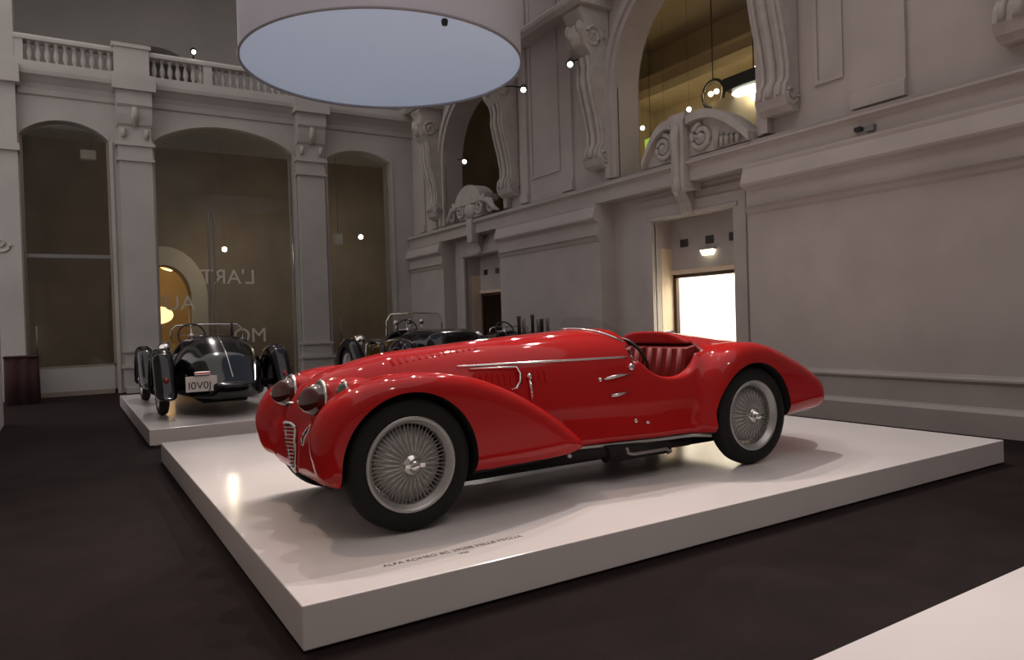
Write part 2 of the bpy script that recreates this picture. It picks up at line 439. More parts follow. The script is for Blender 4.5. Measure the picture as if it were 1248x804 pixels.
# door architraves and lintels in the recessed bays
def architrave(d0, d1, dh, w=.42):
    out = [(d0 - w, 0), (d0 - w, dh + .36), (d1 + w, dh + .36), (d1 + w, 0), (d1, 0), (d1, dh), (d0, dh), (d0, 0)]
    o = MB()
    o.box(RB - .07, RB + .02, d1, d1 + w * .55, 0, dh + .2); o.box(RB - .07, RB + .02, d0 - w * .55, d0, 0, dh + .2); o.box(RB - .07, RB + .02, d0, d1, dh, dh + .2)
    o.box(RB - .04, RB + .02, d1 + w * .55, d1 + w, 0, dh + .2); o.box(RB - .04, RB + .02, d0 - w, d0 - w * .55, 0, dh + .2); o.box(RB - .04, RB + .02, d0 - w, d1 + w, dh + .2, dh + .34)
    a = o.build('door_architrave', 'stone', wall_right)
    MB().prism([(RB + .02, dh - .04), (RB - .05, dh - .04), (RB - .1, dh - .01), (RB - .1, dh + .03), (RB - .05, dh + .05), (RB + .02, dh + .05)], fx, d0 - .1, d1 + .1).build('lintel_bead', 'stone', a)
    c = (d0 + d1) / 2
    m = MB(); m.prism([(RB - .06, 3.42), (8.16, 3.42), (8.2, 3.3), (8.34, 3.12), (8.36, 3.0), (8.41, 2.93), (RB - .06, 2.93)], fx, c - .12, c + .12)
    m.build('keystone', 'carved', a)
    m = MB(); m.ball((8.37, c, 3.02), .06, .08, .09); m.build('keystone_boss', 'carved', a)
architrave(7.26, 9.00, 2.97)
architrave(13.98, 15.72, 2.97)

# ---- doorways (door_1 lit, door_2 with dark panel)
def doorway(num, d0, d1, lit):
    root = thing('door_%d' % num, 'doorway with %s' % ('cream jamb and transom vents opening to a bright white room' if lit else 'cream jamb beside dark opening behind the black cars'), 'door')
    root['kind'] = 'structure'
    dh = 2.97
    m = MB()
    m.box(RB + .13, 8.93, d1 - .006, d1 + .05, 0, 2.50); m.box(RB + .13, 8.93, d0 - .05, d0 + .006, 0, 2.50)
    m.build('jamb_lining', 'jamb', root)
    m = MB(); m.box(8.88, 8.96, d0 - .05, d1 + .05, 2.10, dh + .05); t = m.build('transom_panel', 'stone', root)
    for y in (d0 + .38, (d0 + d1) / 2, d1 - .31):
        MB().box(8.868, 8.885, y - .085, y + .085, 2.50, 2.63).build('vent_grille', 'plastic', t)
    m = MB(); m.box(8.85, 8.96, d0, d1, 2.05, 2.12); m.build('transom_rail', 'jamb', root)
    m = MB(); m.box(8.90, 8.97, d1 - .075, d1 + .01, 0, 2.10); m.box(8.90, 8.97, d0 - .01, d0 + .05, 0, 2.10); m.box(8.90, 8.97, d0, d1, 1.99, 2.06)
    m.build('door_frame', 'doorframe', root)
    # the small room behind
    m = MB()
    x0, x1 = 8.97, 10.4 if lit else 10.6
    y0, y1 = d0 - .5, d1 + .9
    m.box(x1, x1 + .05, y0, y1, 0, 2.5); m.box(x0, x1, y0 - .05, y0, 0, 2.5); m.box(x0, x1, y1, y1 + .05, 0, 2.5); m.box(x0, x1, y0, y1, 2.5, 2.55); m.box(x0, x1, y0, y1, -.04, .0)
    m.build('room_walls', 'doorwhite' if lit else 'hall', root)
    return root
d1o = doorway(1, 7.26, 9.00, True)
d2o = doorway(2, 13.98, 15.72, False)
def area_lamp(name, loc, rot, sx, sy, power, col):
    l = bpy.data.lights.new(name, 'AREA'); l.shape = 'RECTANGLE'; l.size = sx; l.size_y = sy; l.energy = power; l.color = col
    o = bpy.data.objects.new(name, l); COL.objects.link(o); o.location = loc; o.rotation_euler = rot
    return o
def point_lamp(name, loc, power, col, r=.08):
    l = bpy.data.lights.new(name, 'POINT'); l.energy = power; l.color = col; l.shadow_soft_size = r
    o = bpy.data.objects.new(name, l); COL.objects.link(o); o.location = loc
    return o
# the bright room behind the doorway: its own ceiling lamp, hidden by the transom
area_lamp('doorway_room_lamp', (9.7, 8.2, 2.47), (0, 0, 0), 1.1, 2.2, 95, (1.0, 0.93, 0.78))

# ---- window_4/5: rooms behind the gallery windows of the right wall
def gallery_room(y0, y1, z0, z1, xb, m1, name, label):
    m = MB()
    m.box(xb, xb + .1, y0, y1, z0, z1); m.box(8.8, xb, y0 - .1, y0, z0, z1); m.box(8.8, xb, y1, y1 + .1, z0, z1)
    m.box(8.8, xb, y0, y1, z1, z1 + .1); m.box(8.8, xb, y0, y1, z0 - .1, z0)
    o = m.build(name, m1, None, label, 'room', 'structure')
    return o
gal = gallery_room(5.2, 12.6, 3.3, 7.6, 12.0, 'warmroom', 'wall_gallery', 'ochre gallery room lit warm behind the large arched window')
MB().box(11.0, 12.0, 5.2, 12.6, 6.15, 6.34).build('ceiling_beam', 'warmroom', gal)
MB().prism([(11.0, 6.34), (11.06, 6.36), (11.2, 6.62), (11.2, 6.70), (12, 6.7), (12, 6.34)], fx, 5.2, 12.6).build('cove', 'warmroom', gal)
MB().box(10.2, 12.0, 5.2, 9.2, 3.3, 5.25).build('counter_wall', 'warmroom', gal)
gal2 = gallery_room(12.8, 18.0, 3.3, 7.6, 11.0, 'warmroom', 'wall_gallery_far', 'dim olive gallery room behind the arched window above cartouche')
def window_pane(name, c, hw, rise, x, label):
    n = 24
    poly = [(c - hw, 3.76)] + [(c - hw * math.cos(PI * i / n), 5.35 + rise * math.sin(PI * i / n)) for i in range(n + 1)] + [(c + hw, 3.76)]
    o = thing(name, label, 'window', (0, 0, 0)); o['kind'] = 'structure'
    MB().prism(poly, fy, x, x + .01).build('pane', 'glass', o)
    return o
window_pane('window_4', 8.12, 1.5, 1.55, 8.78, 'large arched gallery window showing a warm ochre room behind')
window_pane('window_5', 14.85, 1.45, 1.45, 8.78, 'arched gallery window above the swagged cartouche, dim room behind')

# ---- back wall: arcade of three glazed arches, piers, cornice, balustrade
wb = MB()
ARCHES = [(0.11, .83, 0.0, 5.62, .36), (3.42, 1.58, 0.0, 5.72, .48), (6.75, .87, 0.0, 5.72, .26)]
arch_panel(wb, lambda u, z, d: (u, d, z), -1.7, 8.7, 0, 6.95, BY, BY + .5, [(c, hw, 0.0, sp, ri, .8) for c, hw, _, sp, ri in ARCHES])
wall_back = wb.build('wall_back', 'stone_grey', None, 'grey stone arcade wall with three glazed arches under a balustrade', 'wall', 'structure')
# arch jamb trims
for c, hw, _, sp, ri in ARCHES:
    m = MB()
    m.box(c - hw - .07, c - hw, BY - .04, BY + .02, 0, sp); m.box(c + hw, c + hw + .07, BY - .04, BY + .02, 0, sp)
    n = 24; vs = []; fs = []
    for i in range(n + 1):
        u = c - hw * math.cos(PI * i / n); z = sp + ri * max(0, 1 - ((u - c) / hw) ** 2) ** .8
        for dz in (0, .07):
            for d in (BY - .04, BY + .02): vs.append((u, d, z + dz))
    for i in range(n):
        o = 4 * i; q = o + 4
        fs += [(o, q, q + 2, o + 2), (o, o + 1, q + 1, q), (o + 2, q + 2, q + 3, o + 3)]
    m.add(vs, fs); m.build('arch_trim', 'stone_grey', wall_back)
# cornice
CORN = [(BY + .02, 6.45), (BY - .05, 6.48), (BY - .07, 6.58), (BY - .05, 6.6), (BY - .1, 6.7), (BY - .22, 6.8), (BY - .30, 6.84), (BY - .32, 6.92), (BY - .32, 7.0), (BY + .02, 7.02), (BY + .3, 7.02), (BY + .3, 6.45)]
MB().prism(CORN, fy, -.72, 8.3).build('cornice', 'stone_grey', wall_back)
# piers
def pier(x0, x1, name='pier'):
    m = MB()
    m.prism([(x0 - .03, 0), (x1 + .03, 0), (x1 + .03, .12), (x0 - .03, .12)], lambda a, b, d: (a, d, b), BY - .34, BY + .02)
    m.box(x0, x1, BY - .22, BY + .02, .1, 5.3)
    o = m.build(name, 'stone_grey', wall_back)
    m = MB()
    def band(z0, z1, pr):
        m.box(x0 - pr, x1 + pr, BY - .22 - pr, BY + .02, z0, z1)
    band(.12, .55, .06); band(.55, .62, .10); band(.62, .90, .03); band(.90, .96, .07)
    m.build('pier_base', 'stone_grey', o)
    m = MB(); band(5.18, 5.24, .05); band(5.24, 5.52, .015); band(5.52, 5.58, .07); band(5.58, 5.62, .04); band(5.62, 5.95, .0)
    m.prism([(BY - .22, 5.95), (BY - .28, 6.0), (BY - .34, 6.2), (BY - .36, 6.34), (BY - .42, 6.4), (BY - .42, 6.7), (BY + .02, 6.7), (BY + .02, 5.95)], fy, x0 - .02, x1 + .02)
    m.build('capital', 'stone_grey', o)
    m = MB(); m.tube([((x0 + x1) / 2, BY - .27, 5.95), ((x0 + x1) / 2, BY - .36, 6.15), ((x0 + x1) / 2, BY - .40, 6.35)], [.05, .08, .05], 8)
    m.tube([(x0 + .1, BY - .25, 5.7), (x0 + .1, BY - .27, 5.9)], .05, 8); m.tube([(x1 - .1, BY - .25, 5.7), (x1 - .1, BY - .27, 5.9)], .05, 8)
    m.build('leaf_rib', 'carved', o)
    m = MB(); m.box(x0 - .1, x1 + .1, BY - .52, BY + .02, 6.7, 7.05); m.build('cornice_break', 'stone_grey', o)
pier(1.12, 1.78)
pier(5.08, 5.74)
# tall corner pier at the left end and white partition
m = MB(); m.box(-1.7, -.74, BY - .25, BY + .45, 0, TOP); m.box(-1.7, -.70, BY - .33, BY, 5.2, 5.35); m.box(-1.7, -.66, BY - .4, BY, 6.6, 7.0)
cp = m.build('corner_pier', 'stone_grey', wall_back)
MB().box(-1.7, -.70, BY - .31, BY, 0, .9).build('pier_base', 'stone_grey', cp)
m = MB(); scroll(m, (-1.10, 3.25), .18, 1.3, -1, lambda a, b: (a, BY - .255, b), .03); m.build('volute', 'carved', cp)
# balustrade
bal_rail = MB()
YB0, YB1 = BY - .22, BY + .02
bal_rail.prism([(YB0 - .05, 7.56), (YB1 + .05, 7.56), (YB1 + .05, 7.62), (YB1, 7.68), (YB0, 7.68), (YB0 - .05, 7.62)], fy, -.74, 8.2)
bal = bal_rail.build('balustrade_rail', 'stone_grey', wall_back)
MB().box(-.74, 8.2, YB0 - .03, YB1 + .03, 7.0, 7.12).build('balustrade_plinth', 'stone_grey', wall_back)
for x0, x1 in ((1.08, 1.78), (2.93, 3.12), (5.04, 5.78), (-.76, -.58)):
    m = MB(); big = x1 - x0 > .5
    m.box(x0, x1, YB0 - .08 * big - .02, YB1 + .03, 7.0, 7.66 + .02 * big)
    if big: m.box(x0 - .04, x1 + .04, YB0 - .14, YB1 + .05, 7.68, 7.76)
    m.build('pedestal', 'stone_grey', wall_back)
BP = [(.055, 0), (.055, .04), (.035, .05), (.03, .07), (.05, .11), (.062, .17), (.055, .24), (.036, .32), (.03, .38), (.045, .40), (.055, .41), (.055, .45)]
bm0 = MB().lathe(BP, (0, 0, 0), 'z', 10).build('baluster', 'stone_grey', wall_back)
xs = [-.48 + .165 * i for i in range(10)] + [1.90 + .165 * i for i in range(7)] + [3.22 + .165 * i for i in range(11)]
for i, x in enumerate(xs):
    o = bm0 if i == 0 else bm0.copy()
    if i: COL.objects.link(o)
    o.location = (x, BY - .10, 7.115)

# glazing in the three arches
for k, (c, hw, _, sp, ri) in enumerate(ARCHES):
    n = 20
    poly = [(c - hw, 0.0)] + [(c - hw * math.cos(PI * i / n), sp + ri * max(0, 1 - math.cos(PI * i / n) ** 2) ** .8) for i in range(n + 1)] + [(c + hw, 0.0)]
    o = thing('window_%d' % (k + 1), ['narrow glazed arch beside the corner pier with dim hall behind', 'wide central glazed arch with mirrored exhibition lettering on it', 'narrow glazed arch next to the right wall corner'][k], 'window')
    o['kind'] = 'structure'
    MB().prism(poly, lambda a, b, d: (a, d, b), BY + .14, BY + .152).build('pane', 'glass', o)
    m = MB(); m.box(c - hw, c + hw, BY + .12, BY + .18, 0, .10)
    if k == 1:
        for u in (2.98, 3.10): m.box(u - .02, u + .02, BY + .12, BY + .18, 0, 4.2)
        m.box(c - hw, c - hw + .03, BY + .12, BY + .18, 0, sp); m.box(c + hw - .03, c + hw, BY + .12, BY + .18, 0, sp)
    else:
        m.box(c - hw, c - hw + .05, BY + .12, BY + .18, 0, sp); m.box(c + hw - .05, c + hw, BY + .12, BY + .18, 0, sp)
        m.box(c - hw, c + hw, BY + .12, BY + .18, .62, .66)
        if k == 0: MB().box(c - hw, c + hw, BY + .13, BY + .17, 3.02, 3.10).build('transom', 'grey_metal', o)
        if k == 0: MB().box(c - hw, c + hw, BY + .125, BY + .17, .0, .62).build('kick_panel', 'gallery', o)
    m.build('glazing_frame', 'grey_metal' if k == 1 else 'hall', o)
    if k == 1:
        # mirrored lettering, read from the other side of the pane
        for body, x, z in (("L'ART", 4.02, 2.46), ("AUTO", 2.62, 1.84), ("MO", 4.25, 1.02)):
            mt = Matrix.Translation((x, BY + .13, z)) @ Matrix(((-1, 0, 0, 0), (0, 0, 1, 0), (0, 1, 0, 0), (0, 0, 0, 1)))
            text_obj('lettering', body, .50, 'letters', o, mt, .004)
    else:
        hd = MB().tube([(c - hw + .25 if k == 2 else c - hw + .17, BY + .08, .85), (c - hw + .25 if k == 2 else c - hw + .17, BY + .08, 1.55)], .02, 8)
        hd.build('pull_handle', 'grey_metal', o)

# hall behind the arcade
h = MB()
h.box(-3, 10, 18.8, 26, 0.0, 0.02); h.build('floor_hall', 'hall_floor', None, 'dim floor of the hall behind the arcade glass', 'floor', 'structure')
hb = MB()
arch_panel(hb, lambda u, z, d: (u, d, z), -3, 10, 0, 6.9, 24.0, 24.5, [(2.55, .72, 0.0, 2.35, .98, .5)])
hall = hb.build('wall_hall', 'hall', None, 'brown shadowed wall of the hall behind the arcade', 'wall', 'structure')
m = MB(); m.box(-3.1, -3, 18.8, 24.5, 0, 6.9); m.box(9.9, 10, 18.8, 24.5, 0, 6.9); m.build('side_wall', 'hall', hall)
MB().box(-3, 10, BY + .5, 26, 6.9, 7.02).build('ceiling_hall', 'gallery', None, 'gallery floor slab above the hall', 'ceiling', 'structure')
# pale arch surround
n = 24; vs = []; fs = []
for i in range(n + 3):
    if i == 0: a = (2.55 - .74, 0); b = (2.55 - 1.2, 0)
    elif i == n + 2: a = (2.55 + .74, 0); b = (2.55 + 1.2, 0)
    else:
        t = PI * (i - 1) / n
        a = (2.55 - .74 * math.cos(t), 2.35 + 1.0 * math.sin(t)); b = (2.55 - 1.2 * math.cos(t), 2.35 + 1.55 * math.sin(t))
    for (u, z), d in ((a, 23.8), (a, 24.2), (b, 23.8), (b, 24.05)): vs.append((u, d, z))
for i in range(n + 2):
    o = 4 * i; q = o + 4
    fs += [(o, q, q + 2, o + 2), (o, o + 1, q + 1, q), (o + 2, q + 2, q + 3, o + 3)]
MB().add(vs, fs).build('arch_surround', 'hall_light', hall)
# lit room seen through that arch
m = MB(); m.box(.5, 5.0, 27.6, 27.7, 0, 4.2); m.box(.4, .5, 24.5, 27.7, 0, 4.2); m.box(5, 5.1, 24.5, 27.7, 0, 4.2); m.box(.5, 5, 24.5, 27.7, 4.2, 4.3); m.box(.5, 5, 24.5, 27.7, -.02, .02)
m.build('wall_hall_room', 'warmroom', None, 'warm room seen through the pale arch beyond the hall', 'wall', 'structure')
def globe_lamp(x, y, z, rx, rz, m, label, top, power=0, col=(1.0, 0.86, 0.66)):
    t = thing('pendant_lamp', label, 'lamp', (x, y, z))
    MB().ball((0, 0, 0), rx, rx, rz).build('shade', m, t)
    MB().tube([(0, 0, rz * .9), (0, 0, top - z)], .002, 6).build('cord', 'plastic', t)
    if power:
        l = point_lamp('bulb_light', (0, 0, -rz - .05), power, col, .04); l.parent = t
    return t
globe_lamp(2.50, 25.0, 1.86, .40, .27, 'lamp_warm', 'glowing amber dome lamp low inside the pale hall arch', 4.2, 7, (1.0, .6, .3))
globe_lamp(3.00, 26.2, 3.58, .36, .23, 'lamp_warm', 'glowing amber dome lamp high inside the pale hall arch', 4.2, 7, (1.0, .6, .3))
globe_lamp(3.98, 22.1, 3.68, .07, .07, 'lamp_on', 'small bright bulb hanging before the dark hall wall above lettering', 6.9, 26)
globe_lamp(7.95, 21.6, 4.12, .07, .07, 'lamp_on', 'small bright bulb seen through the arch nearest right wall', 6.9, 26)
# white sign hanging in the third arch, and a projector in the first
t = thing('hanging_sign', 'small square white sign hung behind the arch next to the right wall', 'sign', (6.22, 18.62, 3.66))
MB().box(-.12, .12, -.015, .015, -.14, .14).build('panel', 'sign_white', t)
MB().tube([(0, 0, .14), (0, 0, 2.2)], .008, 6).build('rod', 'grey_metal', t)
t = thing('projector', 'small white projector mounted high behind the narrow arch by corner pier', 'projector', (.60, 19.1, 5.46))
MB().bbox(-.2, .12, -.1, .1, -.12, .10, .03).build('body', 'partition', t)
MB().lathe([(.05, 0), (.06, .02), (.05, .05), (0, .05)], (-.2, 0, -.02), 'x', 14).build('lens', 'plastic', t)
MB().box(.06, .12, -.02, .02, -.1, .55).build('bracket', 'hall', t)
# upper gallery
gb = MB()
arch_panel(gb, lambda u, z, d: (u, d, z), -3, 10, 7.02, TOP + 2, 24.0, 24.4, [(2.55, 1.15, 7.05, 9.0, .95, .5)])
gb.build('wall_gallery_back', 'gallery', None, 'shadowed wall of the upper gallery behind the balustrade', 'wall', 'structure')
m = MB(); m.box(.8, 4.3, 26.4, 26.5, 7.0, 10.4); m.box(.7, .8, 24.38, 26.5, 7.0, 10.4); m.box(4.3, 4.4, 24.38, 26.5, 7.0, 10.4); m.box(.7, 4.4, 24.38, 26.5, 10.4, 10.5)
m.build('wall_gallery_recess', 'gallery', None, 'deep recess inside the gallery arch', 'wall', 'structure')
MB().box(-3, 10, BY + .4, 24.4, TOP, TOP + .15).build('ceiling_gallery', 'gallery', None, 'ceiling of the upper gallery behind the balustrade', 'ceiling', 'structure')
m = MB(); m.box(-3.1, -3, BY + .4, 24.4, 7.0, TOP); m.box(9.9, 10, BY + .4, 24.4, 7.0, TOP); m.build('wall_gallery_side', 'gallery', None, 'side walls of the upper gallery behind the balustrade', 'wall', 'structure')

MB().box(-1.6, 9, -7.4, -7, 0, TOP).build('wall_front', 'stone', None, 'plain stone wall closing the hall opposite the arcade', 'wall', 'structure')
# ---- left partition
MB().box(-1.6, -.86, -7, 13.4, 0, 9.0).build('wall_left', 'partition', None, 'white partition wall along the left of the hall', 'wall', 'structure')

# ================================================================== PLATFORMS
PZ = .203
def platform(x0, x1, y0, y1, label):
    t = thing('display_platform', label, 'platform', ((x0 + x1) / 2, (y0 + y1) / 2, 0))
    a, b = (x1 - x0) / 2, (y1 - y0) / 2
    MB().bbox(-a, a, -b, b, .012, PZ, .006).build('deck', 'platform', t)
    MB().box(-a + .05, a - .05, -b + .05, b - .05, 0, .02).build('plinth', 'platform', t)
    return t
p1 = platform(.79, 6.79, 2.985, 8.23, 'large white platform with printed caption carrying the red roadster')
p2 = platform(.785, 7.97, 9.40, 14.95, 'long white platform carrying the black cars near the arcade')
p3 = platform(.80, 6.8, -3.6, 1.50, 'empty white platform across the aisle from the red roadster')
# caption printed on the deck
ang = 0.0
for body, sz, x, y in (("ALFA ROMEO 8C 2900B MILLE MIGLIA", .0475, 1.245, 3.225), ("1938", .03, 1.62, 3.17)):
    mt = Matrix.Translation((x - p1.location.x, y - p1.location.y, PZ + .0008)) @ Matrix.Rotation(ang, 4, 'Z')
    text_obj('lettering', body, sz, 'ink', p1, mt, .0004)

# ================================================================== CARS: implicit-surface bodies
def curve(tab, sm=.16):
    xs = np.array([p[0] for p in tab]); ys = np.array([p[1] for p in tab])
    g = np.linspace(xs[0] - .5, xs[-1] + .5, 3000); v = np.interp(g, xs, ys)
    k = max(1, int(sm / (g[1] - g[0]))); ker = np.ones(k) / k
    for _ in range(2):
        v = np.convolve(np.pad(v, (k // 2, k - 1 - k // 2), mode='edge'), ker, mode='valid')
    return lambda s: np.interp(s, g, v)
def spline(pts, per=8, closed=True):
    P = [np.array(p, float) for p in pts]; n = len(P); out = []
    for i in range(n):
        p0, p1_, p2_, p3_ = P[i - 1], P[i], P[(i + 1) % n], P[(i + 2) % n]
        for k in range(per):
            t = k / per
            out.append(.5 * ((2 * p1_) + (-p0 + p2_) * t + (2 * p0 - 5 * p1_ + 4 * p2_ - p3_) * t * t + (-p0 + 3 * p1_ - 3 * p2_ + p3_) * t ** 3))
    return np.array(out)
def poly_sdf(poly, X, Z):
    d = np.full(X.shape, 1e9); ins = np.zeros(X.shape, bool)
    n = len(poly)
    for i in range(n):
        a = poly[i]; b = poly[(i + 1) % n]; e = b - a
        wx, wz = X - a[0], Z - a[1]
        t = np.clip((wx * e[0] + wz * e[1]) / (e @ e + 1e-12), 0, 1)
        dx, dz = wx - e[0] * t, wz - e[1] * t
        d = np.minimum(d, dx * dx + dz * dz)
        c = (a[1] > Z) != (b[1] > Z)
        if abs(e[1]) > 1e-12:
            ins ^= c & (X < a[0] + (Z - a[1]) / e[1] * e[0])
    d = np.sqrt(d)
    return np.where(ins, -d, d)
def smin(a, b, k):
    h_ = np.maximum(k - np.abs(a - b), 0) / k
    return np.minimum(a, b) - h_ * h_ * k * .25
def smax(a, b, k): return -smin(-a, -b, k)
def round_extrude(d2, da, w, r):
    q1 = d2 + r; q2 = da - w + r
    return np.minimum(np.maximum(q1, q2), 0) + np.hypot(np.maximum(q1, 0), np.maximum(q2, 0)) - r
def surface_nets(f, org, h):
    nx, ny, nz = f.shape
    sg = f < 0
    acc = np.zeros((nx - 1, ny - 1, nz - 1, 3)); cnt = np.zeros((nx - 1, ny - 1, nz - 1))
    for ax in range(3):
        sl0 = [slice(None)] * 3; sl1 = [slice(None)] * 3
        sl0[ax] = slice(0, -1); sl1[ax] = slice(1, None)
        a = f[tuple(sl0)]; b = f[tuple(sl1)]
        cr = sg[tuple(sl0)] != sg[tuple(sl1)]
        t = np.where(cr, a / (a - b + 1e-20), 0)
        o1, o2 = [x for x in range(3) if x != ax]
        for i in (0, 1):
            for j in (0, 1):
                sl = [slice(None)] * 3
                sl[o1] = slice(i, f.shape[o1] - 1 + i); sl[o2] = slice(j, f.shape[o2] - 1 + j)
                c = cr[tuple(sl)]; tt = t[tuple(sl)]
                cnt += c
                acc[..., ax] += np.where(c, tt, 0); acc[..., o1] += c * i; acc[..., o2] += c * j
    act = cnt > 0
    idx = -np.ones(act.shape, int); idx[act] = np.arange(act.sum())
    base = np.stack(np.nonzero(act), -1)
    V = (base + acc[act] / cnt[act][:, None]) * h + org
    Q = []
    for ax in range(3):
        o1, o2 = [(1, 2), (2, 0), (0, 1)][ax]
        sl0 = [slice(1, -1)] * 3; sl1 = [slice(1, -1)] * 3
        sl0[ax] = slice(0, -1); sl1[ax] = slice(1, None)
        s0 = sg[tuple(sl0)]; s1 = sg[tuple(sl1)]
        I = np.stack(np.nonzero(s0 != s1), -1)
        if not len(I): continue
        flip = s0[s0 != s1]
        I = I + 1; I[:, ax] -= 1
        def cell(d1, d2):
            J = I.copy(); J[:, o1] += d1; J[:, o2] += d2
            return idx[J[:, 0], J[:, 1], J[:, 2]]
        q = np.stack([cell(-1, -1), cell(0, -1), cell(0, 0), cell(-1, 0)], -1)
        q[~flip] = q[~flip][:, ::-1]
        Q.append(q)
    return V, np.concatenate(Q)
class Field:
    def __init__(s, fn, b0, b1, h):
        s.h = h; s.org = np.array(b0, float)
        ax = [np.arange(b0[i], b1[i] + h, h) for i in range(3)]
        s.S, s.T, s.Z = np.meshgrid(*ax, indexing='ij')
        s.parts, s.f = fn(s.S, s.T, s.Z)
        s.g = np.stack(np.gradient(s.f, h), -1)
    def samp(s, P, A):
        q = (np.asarray(P) - s.org) / s.h
        n = np.array(s.f.shape) - 1.001
        q = np.clip(q, 0, n); i = q.astype(int); t = q - i; r = 0
        for a in (0, 1):
            for b in (0, 1):
                for c in (0, 1):
                    w = (t[:, 0] if a else 1 - t[:, 0]) * (t[:, 1] if b else 1 - t[:, 1]) * (t[:, 2] if c else 1 - t[:, 2])
                    v = A[i[:, 0] + a, i[:, 1] + b, i[:, 2] + c]
                    r = r + (w[:, None] * v if v.ndim > 1 else w * v)
        return r
    def hit(s, o, d, L=3.0):
        o = np.array(o, float); d = np.array(d, float); d /= np.linalg.norm(d)
        ts = np.arange(0, L, s.h * .25); P = o + ts[:, None] * d
        v = s.samp(P, s.f); k = np.nonzero(v < 0)[0]
        p = P[k[0]] if len(k) else P[-1]
        g = s.samp(p[None], s.g)[0]
        return Vector(p), Vector(g).normalized()
    def mesh(s):
        V, Q = surface_nets(s.f, s.org, s.h)
        for _ in range(2):
            f = s.samp(V, s.f); g = s.samp(V, s.g); n2 = (g * g).sum(1) + 1e-9
            st = (f / n2)[:, None] * g
            L = np.linalg.norm(st, axis=1, keepdims=True); st *= np.minimum(1, .3 * s.h / (L + 1e-12))
            V = V - st
        N = s.samp(V, s.g); N /= np.linalg.norm(N, axis=1, keepdims=True) + 1e-12
        return V, Q, N
def crease(F, V, Q, N):
    """snap the vertices along the wheel-well cut onto the crease; returns the face mask of the well and its normals"""
    gp = np.stack(np.gradient(F.parts['pre'], F.h), -1); gw = np.stack(np.gradient(F.parts['wl'], F.h), -1)
    p0 = F.samp(V, F.parts['pre']); w0 = F.samp(V, F.parts['wl'])
    near = (np.abs(p0) < .75 * F.h) & (np.abs(w0) < .75 * F.h)
    X = V[near].copy()
    for _ in range(6):
        a = F.samp(X, F.parts['pre']); b = F.samp(X, F.parts['wl']); ga = F.samp(X, gp); gb = F.samp(X, gw)
        aa = (ga * ga).sum(1); bb = (gb * gb).sum(1); ab = (ga * gb).sum(1); det = aa * bb - ab * ab
        ok = det > .12 * aa * bb
        l1 = np.where(ok, (bb * a - ab * b) / np.where(ok, det, 1), 0); l2 = np.where(ok, (aa * b - ab * a) / np.where(ok, det, 1), 0)
        st = l1[:, None] * ga + l2[:, None] * gb; L = np.linalg.norm(st, axis=1, keepdims=True)
        X = X - st * np.minimum(1, .5 * F.h / (L + 1e-12))
    V = V.copy(); V[near] = X
    C = V[Q].mean(1)
    pc = F.samp(C, F.parts['pre']); wc = F.samp(C, F.parts['wl'])
    well = (np.abs(wc) < 1.2 * F.h) & (np.abs(wc) < np.abs(pc))
    NP = F.samp(V, gp); NP /= np.linalg.norm(NP, axis=1, keepdims=True) + 1e-12
    NW = -F.samp(V, gw); NW /= np.linalg.norm(NW, axis=1, keepdims=True) + 1e-12
    N = np.where(((np.abs(F.samp(V, F.parts['pre'])) < .6 * F.h))[:, None], NP, N)
    return V, Q, N, well, NW
def part_mesh(name, V, Q, N, mask, m, parent):
    q = Q[mask]
    if not len(q): return None
    u, inv = np.unique(q, return_inverse=True)
    inv = inv.reshape(q.shape)
    me = bpy.data.meshes.new(name)
    me.from_pydata(V[u].tolist(), [], inv.tolist())
    me.polygons.foreach_set('use_smooth', [True] * len(inv))
    me.update()
    me.normals_split_custom_set_from_vertices(N[u].tolist())
    me.materials.append(M[m])
    o = bpy.data.objects.new(name, me); COL.objects.link(o)
    if parent: o.parent = parent
    return o

